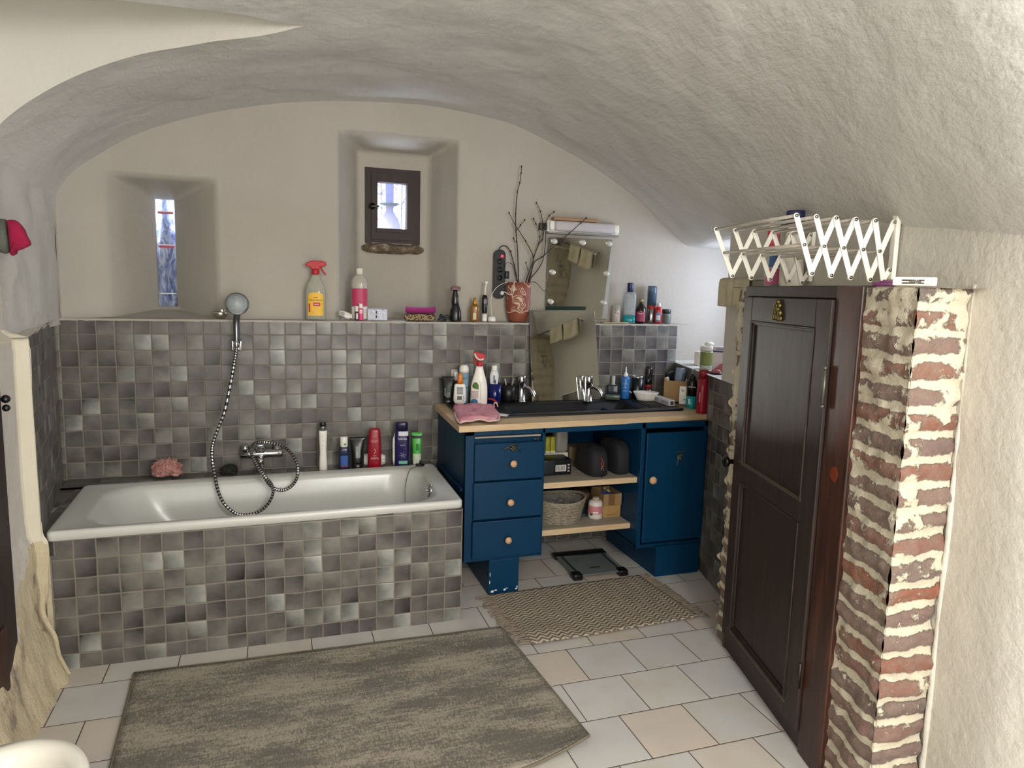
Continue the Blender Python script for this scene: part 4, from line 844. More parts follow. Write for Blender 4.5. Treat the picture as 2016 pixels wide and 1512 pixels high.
# --- vase and branches
vx = xof(1019, .055, LZ); vs_ = scl(vx, .055, LZ)
va = thing('vase', 'terracotta vase with swirling cream slip pattern on the ledge', 'vase', (vx, .055, LZ)); va.rotation_euler.z = facing(vx, .055)
def vasemat():
    t = NT('slip_decorated_terracotta'); p = t.obj(); z = t.dot(p, (0, 0, 1))
    n = t.noise(t.vmul(p, (1, 1, .8)), 13, 1.0, .4, 1.6); k = t.step(t.m2('ABSOLUTE', t.m2('SUBTRACT', n, .5)), .018, .034); k2 = t.step(t.m2('ABSOLUTE', t.m2('SUBTRACT', n, .62)), .012, .022)
    up_ = t.step(z, .058, .060); kk = t.m2('MULTIPLY', t.m2('SUBTRACT', 1.0, t.m2('MULTIPLY', k, k2)), up_)
    wv = t.m2('ADD', z, t.m2('MULTIPLY', t.m2('SINE', t.m2('MULTIPLY', t.dot(p, (1, 0, 0)), 90.0)), .006)); ln = t.m2('SUBTRACT', 1.0, t.step(t.m2('ABSOLUTE', t.m2('SUBTRACT', wv, .060)), .0018, .003))
    kk = t.m2('MAXIMUM', kk, ln); t.bump(kk, .5, .003); return t.done(t.mix(kk, t.mix(t.noise(p, 40, 3), '7a4030', '8c4c39'), 'c9ac94'), .55)
VH = zof(556, vx, .0)-LZ; m = MB(); R_ = 24.5*vs_
m.lathe([(.001, 0), (R_*.66, 0), (R_*.72, .006), (R_*.90, VH*.22), (R_*.985, VH*.40), (R_*1.0, VH*.62), (R_*.985, VH*.85), (R_*.97, VH), (R_*.90, VH), (R_*.90, VH*.85), (R_*.80, VH*.3), (.001, VH*.2)], 40, sy=.92); m.build('vase_body', vasemat(), va)
def branch(label, main, twigs, y):
    f_ = lambda q: [atY(900+a/4.447, 320+b/4.447, y) for a, b in q]
    P = f_(main); o = thing('bare_branch', label, 'branch', P[0], 0, 'bare branches in the terracotta vase'); O = P[0]
    P = [P[0]+Vector((0, vx*0+(.055-y)*.5, -.05))]+P
    bk_ = mt('3b2a22', .8, bump=.3, scale=90); m = MB(); m.tube([p-O for p in P], lambda t: .0042-.0024*t, 7, smooth=5); m.build('stem', bk_, o)
    for tw in twigs: T_ = f_(tw); m = MB(); m.tube([p-O for p in T_], lambda t: .0024-.001*t, 6, smooth=4); m.build('twig', bk_, o)
    for tw in [main]+twigs:
        for q in f_(tw)[2 if tw is main else 1:]: m = MB(); m.ball(tuple(q-O+Vector((0, 0, .001))), .0046, sz=1.5, n=8); m.build('bud', mt('2c1d1a', .8), o)
branch('tallest bare branch rising straight up from the terracotta vase', [(538, 1050), (530, 800), (515, 600), (513, 450), (527, 260), (548, 180), (560, 95), (563, 38)], [[(515, 604), (555, 550), (590, 505)], [(516, 700), (493, 665)], [(525, 1000), (500, 900), (470, 780)]], .06)
branch('bare branch leaning up to the left out of the vase', [(600, 1050), (640, 930), (668, 830), (600, 690), (510, 548), (455, 443)], [[(622, 950), (602, 878)]], .045)
branch('forked bare branch rising toward the wall lamp end', [(622, 1050), (655, 930), (672, 830), (712, 720), (745, 675), (755, 620), (748, 520), (730, 430), (695, 354)], [[(705, 745), (725, 650), (715, 590), (690, 537), (668, 494)], [(750, 640), (770, 540), (808, 467), (848, 433)]], .075)
branch('long thin bare branch crossing in front of the upper mirror', [(636, 1040), (672, 880), (740, 830), (820, 760), (980, 622), (1085, 528), (1130, 487)], [], .02)

# --- power strip and cables
px_ = lambda a, b, y: atY(900+a/4.447, 320+b/4.447, y)
ps = thing('power_strip', 'black wall-hung power strip with lit red switch beside the vase', 'power strip', px_(358, 980, .11)); O = Vector(ps.location)
def rel(a, b, y=.11): return px_(a, b, y)-O
w_ = (rel(405, 980)-rel(310, 980)).x; t0, t1 = rel(358, 1190).z, rel(358, 765).z
m = MB(); m.prism(rrect(-w_/2, w_/2, t0, t1, w_*.45), .040, M=Matrix.Translation((0, .0, 0)) @ Matrix.Rotation(math.pi/2, 4, 'X')); m.build('strip_body', mt('15181b', .35), ps, bevel=.004)
m = MB(); p = rel(376, 822); m.box(p.x-.008, p.x+.008, -.046, -.040, p.z-.008, p.z+.008, 0, .002); m.build('lit_switch', mt('d0324a', .3, emit=1.2), ps)
for zz in (870, 940, 1010): p = rel(356, zz); m = MB(); m.lathe([(.001, .0), (.0165, 0), (.0165, .002), (.001, .002)], 20, M=Matrix.Translation((p.x, -.040, p.z)) @ Matrix.Rotation(math.pi/2, 4, 'X')); m.build('socket', mt('0a0b0d', .5), ps)
m = MB(); p = rel(408, 985); m.box(p.x-.012, p.x+.012, -.075, -.040, p.z-.022, p.z+.022, 0, .005); m.build('black_plug', mt('101114', .4), ps)
m = MB(); p = rel(368, 1142); m.lathe([(.012, 0), (.012, .02), (.008, .03), (.001, .031)], 14, M=Matrix.Translation((p.x, -.040, p.z)) @ Matrix.Rotation(math.pi/2, 4, 'X')); m.build('white_plug', M_white, ps)
def cable(label, pts, y, r, mat, group=None, n=8):
    P = [px_(a, b, y(k/(len(pts)-1)) if callable(y) else y) for k, (a, b) in enumerate(pts)]; o = thing('power_cable', label, 'cable', P[0], 0, group); m = MB(); m.tube([p-P[0] for p in P], r, n, smooth=6); m.build('cord', mat, o)
cable('thick black cable arching from the top of the power strip', [(368, 765), (382, 738), (410, 728), (440, 740), (465, 780), (488, 850), (505, 930), (518, 1000), (530, 1045)], .085, .0030, M_black)
cable('thin black cable looping from the middle of the power strip', [(408, 985), (416, 930), (428, 885), (455, 878), (480, 893), (498, 925), (508, 980), (522, 1040)], .05, .0017, M_black)
cable('thick black cable hanging from the wall lamp to the vase', [(745, 560), (768, 575), (776, 640), (770, 740), (755, 840), (725, 910), (690, 960), (655, 1000), (630, 1040)], .05, .0032, M_black)
cable('thin black cable between the vase and the upper mirror', [(640, 1050), (668, 1045), (700, 1060), (735, 1100), (762, 1125), (785, 1112)], .03, .0017, M_black)
cable('white cable from the toothbrush charger up to the power strip', [(305, 1345), (298, 1270), (297, 1190), (312, 1140), (345, 1095), (390, 1065), (440, 1048)], .045, .0016, M_white)
cable('white cable curling over the vase rim', [(385, 1130), (420, 1135), (450, 1155), (480, 1157), (495, 1130), (498, 1085), (498, 1052), (515, 1042)], -.005, .0018, M_white)

# --- wall lamp, plank, mirrors
wl = thing('wall_lamp', 'long unlit strip lamp with grey diffuser on the wall above the upper mirror', 'wall lamp', px_(1090, 575, .115)); O = Vector(wl.location); y_ = .115
a0, a1 = rel(800, 560, y_)[0]+0, 0
def rl(a, b): return px_(a, b, y_)-O
x0, x1 = rl(778, 560).x, rl(1400, 580).x; z0, z1 = rl(1090, 616).z, rl(1090, 524).z
m = MB(); m.box(x0, x1, -.03, 0, z0-.006, z1, 0, .006); m.build('lamp_housing', M_white, wl)
m = MB(); m.box(rl(832, 560).x, rl(1345, 570).x, -.062, -.03, z0, z1-.002, 0, .014, 3); m.build('diffuser', mt('b6b2b4', .45), wl)
for q0, q1 in ((785, 832), (1345, 1392)): m = MB(); m.box(rl(q0, 560).x, rl(q1, 560).x, -.058, -.03, z0+.002, z1-.004, 0, .012, 3); m.build('end_cap', M_white, wl)
m = MB(); m.box(rl(712, 560).x, rl(772, 560).x, -.035, 0, rl(740, 590).z, rl(740, 532).z, 0, .004); m.build('connector', mt('2a2a30', .4), wl)
m = MB(); m.box(x0-.0, x1-.004, -.05, 0, z0-.016, z0-.007, 0, .002); m.build('shelf_lip', mt('8a8784', .4), wl)
wl.location.y = .12
pk = thing('wooden_plank', 'narrow wooden plank lying on top of the wall lamp', 'plank', (0, 0, 0)); p0, p1 = px_(838, 522, .085), px_(1222, 524, .085)
m = MB(); m.box(p0.x, p1.x, .065, .115, O.z+z1+.001, O.z+z1+.018, 0, .002); m.build('board', wood('plank_wood', '8c6b4c', 'a07d5c', 'ad8a68', .6, (1, 9, 9)), pk)
def panel_mirror(name, label, tl_, tr_, br_, bl_, th_, edge):
    o = thing(name, label, 'mirror', bl_); n = (tr_-bl_).cross(tl_-bl_).normalized()
    if n.y > 0: n = -n
    F_ = [bl_, br_, tr_, tl_]; vs = [p-bl_ for p in F_]+[p-n*th_-bl_ for p in F_]
    m = MB(); m.add(vs, [(0, 1, 2, 3)], 0); m.add(vs, [(7, 6, 5, 4), (0, 4, 5, 1), (1, 5, 6, 2), (2, 6, 7, 3), (3, 7, 4, 0)], 1); m.build('mirror_glass', [M_mirror, edge], o); return o, n
yb_, yt_ = .100, .045
tl_, tr_, br_, bl_ = atY(1084, 467, yt_), atY(1207, 472, yt_-.028), atY(1195, 627, yb_-.028), atY(1073, 627, yb_)
zz = max(LZ+.006, (br_.z+bl_.z)/2); br_.z = bl_.z = zz
um, n = panel_mirror('vanity_mirror', 'frameless mirror with seven round bulbs leaning on the ledge', tl_, tr_, br_, bl_, .018, mt('8c948c', .3))
def onm(a, b): return plane(900+a/4.447, 320+b/4.447, n, n.dot(bl_))
for a, b in ((850, 690), (1098, 700), (1330, 710), (835, 960), (1308, 972), (818, 1218), (1283, 1228)):
    p = onm(a, b)-bl_; m = MB(); m.ball(tuple(p+n*.010), .0165, n=16); m.build('bulb', mt('d8d8d4', .06, trans=.15, coat=1.0), um)
wb_ = thing('wooden_board', 'thin pale wooden board under the upper mirror on the ledge end', 'board', (0, 0, 0)); m = MB(); m.box(br_.x-.06, br_.x+.11, -.012, .05, LZ-.001, LZ+.005, 0, .001); m.build('board', wood('thin_board', 'a08a6c', 'b39b7a', 'bfa98a', .6, (1, 9, 9)), wb_)
yb_, yt_ = -.088, -.006
tl_, tr_, br_, bl_ = atY(1042, 611, yt_), atY(1171, 611, yt_), atY(1181, 784, yb_), atY(1048, 785, yb_)
bl_.z = br_.z = SZ; lm, n2 = panel_mirror('leaning_mirror', 'large frameless mirror leaning behind the right chrome tap', tl_, tr_, br_, bl_, .006, mt('51605a', .3))

# --- ledge, right end
o, W, H, s_ = item('tea_light_glass', 'small glass with red flower print on the ledge right of the mirror', 'glass', 1212, 632, 601, 16, LZ, .04)
shell(o, 'glass', [(.9, 0), (.95, .03), (1, 1), (.9, 1), (.86, .1), (.02, .08)], W, H, W, mt('c9c9bf', .1, trans=.45)); patch(o, 'flower_print', -W*.1, W*.38, H*.2, H*.75, W*.99, W*.99, (lambda t: t.done(t.ramp(t.noise(t.obj(), 110, 2), [(.46, 'bdbcb0'), (.5, 'a8402e'), (.56, '6a3a30'), (.6, 'bdbcb0')]), .3))(NT('flower_print')))
o, W, H, s_ = item('mouthwash_bottle', 'clear mouthwash bottle with navy cap and teal liquid on the ledge', 'bottle', 1238, 634, 575, 24, LZ, .045)
shell(o, 'bottle', [(.9, 0), (1, .02), (1, .90), (.9, .97), (.6, 1), (.45, 1.02)], W, H, W*.6, mt('c2cace', .08, trans=.55), 3); shell(o, 'liquid', [(.92, .012), (1.01, .03), (1.01, .25), (.02, .25)], W, H, W*.6, mt('128a92', .2), 3); shell(o, 'cap', CAP, W*.5, H*.30, W*.5, mt('15204e', .35), z0=H*1.0)
patch(o, 'label', -W*.4, W*.36, H*.30, H*.80, W, W*.6, mt('aeb7bd', .4, trans=.3), 3)
o, W, H, s_ = item('syrup_bottle', 'dark brown round bottle with gold cap and pink label on the ledge', 'bottle', 1260.5, 634, 592, 21, LZ, .03)
shell(o, 'bottle', [(.9, 0), (1, .03), (1, .55), (.9, .68), (.5, .82), (.36, .9), (.34, 1)], W, H, W, mt('1c0f10', .12)); shell(o, 'cap', CAP, W*.40, H*.13, W*.40, mt('a08a5a', .35, .5), z0=H*.93); patch(o, 'pink_label', -W*.42, W*.42, H*.08, H*.53, W, W, mt('8e2c4c', .5)); letter(o, 'Hydro', .013, (0, -W*.5-.0016, H*.44), M_wink)
o, W, H, s_ = item('hairspray_can', 'tall hairspray with silver base, red band and clear cap on the ledge', 'spray can', 1281, 634, 563, 18, LZ, .065)
shell(o, 'can', [(.95, 0), (1, .01), (1, .40), (.9, .41)], W, H, W, mt('a9a9ac', .15, .95)); shell(o, 'red_band', [(1.01, .38), (1.02, .39), (1.02, .47), (.98, .475)], W, H, W, mt('a02a20', .4)); shell(o, 'nozzle_neck', [(.88, .47), (.85, .80), (.5, .88), (.02, .88)], W, H, W, mt('1b1d24', .3)); shell(o, 'clear_cap', [(1, .47), (1, .95), (.9, 1), (.02, 1)], W, H, W, mt('5b7690', .08, trans=.45))
o, W, H, s_ = item('red_bottle', 'small red bottle with white cap on the ledge right of the hairspray', 'bottle', 1295, 634, 604, 14, LZ, .018)
shell(o, 'bottle', [(.9, 0), (1, .03), (1, .75), (.8, .92), (.55, 1), (.5, 1.02)], W, H, W*.8, mt('b01f24', .25), 2.4); shell(o, 'cap', CAP, W*.56, H*.22, W*.56, mt('cfc6c6', .3), z0=H); patch(o, 'label', -W*.34, W*.34, H*.12, H*.64, W, W*.8, mt('5c7fa0', .5), 2.4); patch(o, 'white_label', -W*.26, W*.26, H*.22, H*.5, W, W*.8, mt('d6d8da', .5), 2.4, e=.0012)
o, W, H, s_ = item('glass_jar', 'small glass jar with dark lid at the right end of the ledge', 'jar', 1311, 634, 617, 18, LZ, .035)
shell(o, 'jar', [(.9, 0), (1, .05), (1, .9), (.8, 1)], W, H, W, mt('7d857c', .1, trans=.3)); shell(o, 'lid', CAP, W*.98, H*.42, W*.98, mt('2b3330', .3), z0=H); patch(o, 'label', -W*.35, W*.35, H*.15, H*.8, W, W, mt('5b615c', .5))

# --- bath edge
DZ = .5625
def puff(name, label, px, py, top, wpx, z, col, y, cnt, rr, seed, cat_='bath sponge'):
    o, W, H, s_ = item(name, label, cat_, px, py, top, wpx, z, y, turn=False); random.seed(seed); m = MB(); mm_ = mt(col, .8)
    for k in range(cnt):
        a = random.uniform(0, 6.28); el = random.uniform(-.2, 1.35); R0 = .62; c = Vector((math.cos(a)*math.cos(el)*W*.5*R0, math.sin(a)*math.cos(el)*W*.30*R0, H*.42+math.sin(el)*H*.5*R0)); d = Vector((c.x, c.y*1.3, c.z-H*.35)).normalized()
        u_ = d.orthogonal().normalized(); v_ = d.cross(u_); ph = random.uniform(0, 6.28)
        def f(i, j, c=c, d=d, u_=u_, v_=v_, ph=ph):
            t = i/14*2*math.pi; r = rr*(.35+.65*j/3); w2_ = .35*math.sin(t*3+ph)*j/3+.2*math.sin(t*5+ph*2)*j/3
            p = c+(u_*math.cos(t)+v_*math.sin(t))*r+d*(rr*.45*(1-j/3)*0+rr*w2_); p.z = max(p.z, .002); return p
        m.grid(f, 15, 4)
    m.ball((0, 0, H*.42), W*.28, sy=.7, sz=.62); m.build('mesh_ruffles', mm_, o, solid=.0012)
puff('mesh_sponge', 'dusty pink ruffled bath sponge on the tiled bath edge', 329, 940, 897, 78, DZ, 'b3837a', -.105, 60, .030, 3)
puff('dark_mesh_sponge', 'small dark green flattened mesh sponge on the bath edge left of the tap', 451, 932, 911, 44, DZ, '20241f', -.10, 34, .018, 5)
BY = None
o, W, H, s_ = item('slim_bottle', 'tall slim white bottle with grey and black cap on the bath edge', 'bottle', 636.5, 920, 847, 16, DZ, -.10)
shell(o, 'bottle', [(.85, 0), (1, .02), (.94, .2), (.82, .5), (.94, .8), (1, .93), (1, .985), (.7, 1)], W, H, W*.8, M_white, 2.3); shell(o, 'collar', CAP, W*.72, H*.12, W*.72, mt('77787a', .3, .6), z0=H*.99); shell(o, 'cap', CAP, W*.80, H*.09, W*.80, mt('1a1c1e', .3), z0=H*1.10)
m = MB()
for k in range(4): m.ball((0, -W*.37, H*(.55+.10*k)), .0045, sy=.4, n=8)
m.build('embossed_dots', M_white, o)
o, W, H, s_ = item('blue_mouthwash', 'small bottle of dark blue mouthwash with white cap on the bath edge', 'bottle', 677.5, 916, 879, 20, DZ, -.095)
shell(o, 'bottle', [(.9, 0), (1, .03), (1, .85), (.85, .97), (.6, 1)], W, H, W*.6, mt('232c48', .1), 3); shell(o, 'cap', CAP, W*.72, H*.44, W*.6, M_white, z0=H*.99); patch(o, 'label', -W*.34, W*.38, H*.14, H*.62, W, W*.6, mt('27539a', .4), 3); patch(o, 'red_stripe', -W*.30, W*.34, H*.13, H*.18, W, W*.6, mt('a02c38', .4), 3, e=.0013); patch(o, 'green_mark', W*.0, W*.20, H*1.08, H*1.16, W*.72, W*.6, mt('5c9a4a', .5))
def tube_item(name, label, px, py, top, wtop, wbot, z, y, mat, capf=.18, capmat=None, cat_='tube'):
    o, W, H, s_ = item(name, label, cat_, px, py, top, wtop, z, y); k = wbot/wtop
    shell(o, 'tube_body', [(k, capf), (k*1.02, capf+.03), (k*1.05+.0*k, .5, .55), (.98, .9, .18), (1.0, .93, .05), (1, 1, .05)], W, H, W*.8, mat, 2.2); shell(o, 'cap', [(k*.92, 0), (k*.96, .02), (k*.96, capf-.005), (k*.8, capf)], W, H, W*.8, capmat or mat, 2.2); return o, W, H
o, W, H = tube_item('black_tube', 'black cosmetic tube standing on its cap on the bath edge', 703.5, 916, 859.5, 29, 21, DZ, -.095, mt('0f1012', .3))
patch(o, 'silver_print', -W*.10, W*.20, H*.32, H*.72, W*.8, W*.5, mt('8d9392', .4)); print_line(o, .006, .022, (-W*.02, -W*.33, H*.5), mt('b9bcba', .5))
o, W, H, s_ = item('white_soap_bottle', 'white bottle lying on its side behind the red bottle on the bath edge', 'bottle', 737, 905, 893, 44, DZ, -.05)
m = MB(); m.tube([Vector((-W*.45, 0, H*.5)), Vector((W*.2, 0, H*.5)), Vector((W*.3, 0, H*.5)), Vector((W*.48, 0, H*.5))], lambda t: H*(.5 if t < .7 else .36), 18); m.build('bottle', M_white, o); m = MB(); m.tube([Vector((W*.40+.012*math.cos(a), -H*.52, H*.5+.010*math.sin(a))) for a in [k*.4 for k in range(17)]], .0012, 5); m.build('ring_mark', mt('8f8c86', .5), o)
o, W, H, s_ = item('red_conditioner_bottle', 'red shampoo bottle with upside-down lettering on the bath edge', 'bottle', 737.5, 917, 843, 26, DZ, -.11)
shell(o, 'bottle', [(.94, 0), (1, .02), (1, .45), (.93, .75), (.82, .93), (.74, .985), (.5, 1), (.02, 1)], W, H, W*.55, mt('8e0d22', .28), 2.8)
letter(o, 'ELSEVE', .0135, (0, -W*.275-.0015, H*.27), mt('e2c6c6', .5), rz=180); print_line(o, .018, .002, (0, -W*.275-.0010, H*.33), mt('e2c6c6', .5))
m = MB(); m.tube([Vector((-.002, -W*.275-.001, H*.38)), Vector((.003, -W*.275-.001, H*.43)), Vector((.0, -W*.275-.001, H*.50))], .0014, 5, smooth=4); m.build('drop_mark', mt('e8d8b8', .5), o)
for k, (ww, zf) in enumerate(((.6, .72), (.7, .695), (.55, .67), (.4, .79), (.4, .83))): m = MB(); m.box(-W*ww/2*.8, W*ww/2*.8, -W*.275-.0012, -W*.275+.001, H*zf, H*zf+.002); m.build('small_print', mt('c98a92', .5), o)
o, W, H, s_ = item('navy_shampoo_bottle', 'tall dark purple shampoo bottle with white script and flower on the bath edge', 'bottle', 791, 910, 847, 29, DZ, -.085)
shell(o, 'bottle', [(.92, 0), (1, .02), (1, .80), (.92, .93), (.80, 1.0), (.02, 1.0)], W, H, W*.55, mt('231c50', .28), 2.8); shell(o, 'cap', [(.80, 0), (.80, .9), (.7, 1), (.02, 1)], W, H*.24, W*.55, mt('1c1740', .3), 2.6, z0=H*.99); shell(o, 'white_back', [(.9, .03), (.98, .2), (.98, .75), (.7, .92)], W, H, W*.3, M_white, 2.4, dx=-W*.13)
patch(o, 'white_label', -W*.22, W*.42, H*.86, H*.985, W, W*.52, mt('d4d2da', .5), 2.8); letter(o, 'Ushuaïa', .015, (.004, -W*.28-.001, H*.78), M_wink); print_line(o, .026, .003, (.004, -W*.28-.0006, H*.60), mt('b9b4d0', .5))
m = MB()
for k in range(6): a = k*1.047+.2; m.tube([Vector((.004, -W*.28-.0015, H*.32)), Vector((.004+.012*math.cos(a), -W*.28-.0015, H*.32+.012*math.sin(a))), Vector((.004+.021*math.cos(a), -W*.28-.0015, H*.32+.021*math.sin(a)))], lambda t: .0026-.0018*abs(2*t-.9), 6)
m.build('flower_print', mt('8d86a8', .5), o); patch(o, 'green_label', -W*.2, W*.38, H*.07, H*.16, W, W*.55, mt('6bb39c', .5), 2.8)
o, W, H = tube_item('green_tube', 'bright green tube with white cap on the bath edge beside the washstand', 820.5, 908, 851, 20, 16, DZ, -.08, mt('3fa83a', .35), .14, M_white)
patch(o, 'black_band', -W*.48, W*.48, H*.82, H*.90, W*1.4, W*.34, mt('14181a', .4)); patch(o, 'white_band', -W*.40, W*.40, H*.14, H*.36, W*.85, W*.72, mt('c9d6b8', .4)); patch(o, 'dark_print', -W*.08, W*.18, H*.45, H*.66, W, W*.56, mt('1e6a2a', .4))
random.seed(11)

# ---------------------------------------------------------------- on the worktop, left end
o = thing('wall_socket', 'pale double socket on the tiles above the black tube', 'socket', atY(894, 737, -.002))
m = MB(); m.box(-.020, .020, -.008, 0, -.030, .030, 0, .004); m.build('socket_plate', mt('9a968c', .4), o); m = MB(); m.box(-.006, .016, -.030, -.008, -.034, .018, 0, .005); m.build('adapter', M_white, o)
m = MB()
for z_ in (.008, -.004): m.lathe([(.001, 0), (.0022, 0), (.0022, .001), (.001, .001)], 8, M=Matrix.Translation((.005, -.030, z_)) @ Matrix.Rotation(math.pi/2, 4, 'X'))
m.build('socket_holes', M_ink, o)
o, W, H = tube_item('black_tube', 'wide black cosmetic tube at the back left corner of the black sink', 881.5, 786, 741, 25, 20, SZ, -.075, mt('0d1110', .3))
patch(o, 'pale_print', -W*.08, W*.22, H*.42, H*.66, W*.9, W*.6, mt('39463c', .5)); patch(o, 'side_print', -W*.26, -W*.18, H*.28, H*.58, W*.9, W*.6, mt('7e8a80', .5)); patch(o, 'lower_print', -W*.14, W*.20, H*.26, H*.36, W*.9, W*.6, mt('54605a', .5))
o, W, H, s_ = item('shaving_gel_can', 'light blue shaving gel can with white cap behind the sunscreen', 'spray can', 912.5, 786, 718, 19, SZ, -.085)
shell(o, 'can', [(.95, 0), (1, .01), (1, .80)], W, H, W, mt('7f9fb0', .3)); shell(o, 'cap', [(1, .79), (1, .90), (.8, .97), (.62, 1), (.02, .99)], W, H, W, M_white); letter(o, 'Derm', .014, (.003, -W*.5-.0018, H*.66), mt('23323e', .5)); letter(o, 'Gel', .014, (.003, -W*.5-.0018, H*.50), mt('23323e', .5)); patch(o, 'dark_band', -W*.3, W*.45, H*.40, H*.43, W, W, mt('39586a', .5))
o, W, H, s_ = item('sunscreen_bottle', 'white sunscreen bottle with orange cap at the left of the black sink', 'bottle', 905, 799, 755.5, 25, SZ, -.125)
shell(o, 'bottle', [(.55, 0), (.85, .06), (1, .2), (.97, .5), (.90, .85), (.84, .95), (.7, 1), (.02, 1)], W, H, W*.5, M_white, 2.8); shell(o, 'orange_cap', [(.45, 0), (.42, .4), (.30, .8), (.22, 1), (.02, 1)], W, H*.52, W, M_orange, z0=H); patch(o, 'grey_label', -W*.23, W*.25, H*.50, H*.86, W, W*.48, mt('8a8c90', .5), 2.8); patch(o, 'barcode', -W*.2, W*.16, H*.24, H*.42, W, W*.5, mt('5a5c5c', .5), 2.8)
for k in range(3): m = MB(); m.box(W*.26, W*.32, -W*.235-.001, -W*.18, H*(.2+.09*k), H*(.24+.09*k)); m.build('printed_mark', M_ink, o)
for k in range(3): m = MB(); m.box(-W*.2, W*.22, -W*.25-.0016, -W*.2, H*(.58+.07*k), H*(.585+.07*k)); m.build('text_line', M_wink, o)
o, W, H, s_ = item('cleaner_spray_bottle', 'white spray bottle with red and white trigger behind the pink glove', 'spray bottle', 942.5, 806, 720, 33, SZ, -.20)
shell(o, 'bottle', [(.92, 0), (1, .02), (.99, .35), (.96, .50), (.78, .68), (.55, .83), (.44, .93), (.36, 1), (.02, 1)], W, H, W*.55, M_white, 2.5)
patch(o, 'green_label', -W*.40, -W*.02, H*.40, H*.60, W*.95, W*.52, mt('4a6a22', .5), 2.5, top=.02); patch(o, 'grey_label', -W*.46, -W*.04, H*.20, H*.39, W, W*.55, mt('b9aea8', .5), 2.5); patch(o, 'blue_label', -W*.46, -W*.06, H*.02, H*.19, W, W*.55, mt('2d6a94', .5), 2.5, top=.012); m = MB(); m.tube([Vector((W*.05, -W*.275, H*.62)), Vector((W*.12, -W*.285, H*.5)), Vector((W*.10, -W*.285, H*.2)), Vector((W*.10, -W*.285, H*.05))], .003, 8, smooth=4); m.build('moulded_ridge', M_white, o)
k = s_; m = MB(); m.lathe([(5.6*k, 0), (6*k, 2*k), (5.8*k, 9*k), (5*k, 10*k)], 20, c=(0, 0, H-.002)); m.build('collar', M_red, o)
m = MB(); m.prism([(x*k, z*k) for x, z in [(-12, 27), (-6, 27), (4, 25), (10, 22), (12, 17), (9, 13), (3, 11), (-4, 12), (-9, 17)]], .024, M=Matrix.Translation((0, .012, H)) @ Matrix.Rotation(math.pi/2, 4, 'X')); m.build('spray_head', M_red, o, bevel=.004)
m = MB(); m.tube([Vector((-10*k, -.013, H+24*k)), Vector((-6*k, -.014, H+16*k)), Vector((1*k, -.014, H+12*k)), Vector((8*k, -.013, H+14*k))], .0042, 8, smooth=5); m.build('white_trim', M_white, o)
m = MB(); m.tube([Vector((-8*k, 0, H+15*k)), Vector((-10.5*k, 0, H+9*k)), Vector((-11.5*k, 0, H+4*k))], .006, 8, smooth=4); m.build('trigger', M_red, o)
bc, W, H, s_ = item('blue_cup', 'shiny navy blue tumbler holding a white toothpaste tube behind the spray bottle', 'cup', 973, 789, 754.5, 28, SZ, -.12)
shell(bc, 'cup_wall', [(.80, 0), (.86, .02), (1, 1), (.93, 1), (.80, .06), (.02, .05)], W, H, W, mt('0a1557', .15)); bH, bW = H, W
o = thing('toothpaste_tube', 'white toothpaste tube with blue lettering standing cap-up in the blue cup', 'tube', bc.location+Vector((-.004, 0, .012)), bc.rotation_euler.z)
H2 = zof(719, bc.location.x, bc.location.y)-bc.location.z-.012; tw = 18*s_
m = MB(); loft(m, [sloop(tw*.30, .001, 0, 2), sloop(tw*.40, tw*.2, H2*.4, 2), sloop(tw*.5, tw*.32, H2*.66, 2), sloop(tw*.48, tw*.34, H2*.74, 2), sloop(tw*.33, tw*.3, H2*.86, 2)], cap0=True, cap1=True); m.build('tube_body', mt('d9dade', .3), o)
m = MB(); m.lathe([(tw*.30, H2*.85), (tw*.31, H2*.87), (tw*.30, H2*.98), (tw*.27, H2), (.001, H2)], 20); m.build('cap', M_white, o); print_line(o, .006, .045, (0, -tw*.36-.0012, H2*.62), mt('24345e', .5))
m = MB(); m.box(.004, .010, -tw*.33-.001, -tw*.2, H2*.50, H2*.60); m.build('dark_mark', M_ink, o)
bk2, W, H, s_ = item('black_cup', 'matt black tumbler beside the left tap holding grey brushes', 'cup', 1000, 790, 756.5, 31, SZ, -.06)
shell(bk2, 'cup_wall', [(.84, 0), (.9, .02), (1, 1), (.93, 1), (.84, .06), (.02, .05)], W, H, W, mt('0b0a0b', .4))
for a, b_, lab, r_, c_ in ((-.013, -.010, 'white brush handle leaning left in the black cup', .004, 'b9b5ae'), (.020, .012, 'grey brush leaning right in the black cup', .006, '7c7b78')):
    o = thing('small_brush', lab, 'brush', bk2.location+Vector((a*.3, 0, .012))); m = MB(); m.tube([Vector((0, 0, 0)), Vector((a*1.0, 0, H+.002)), Vector((a*1.5, .002, H+.018))], r_, 8, smooth=4); m.build('handle', mt(c_, .4), o)
o = thing('red_handle_tool', 'curved orange-red handle sticking out beside the white spray bottle', 'tool', atZ(969, 796, SZ)+Vector((0, 0, .0)))
m = MB(); m.tube([Vector((-.012, .03, .028)), Vector((.004, .012, .026)), Vector((.018, -.012, .016)), Vector((.022, -.028, .006))], .0058, 10, smooth=5); m.build('handle', mt('b23a22', .45), o)
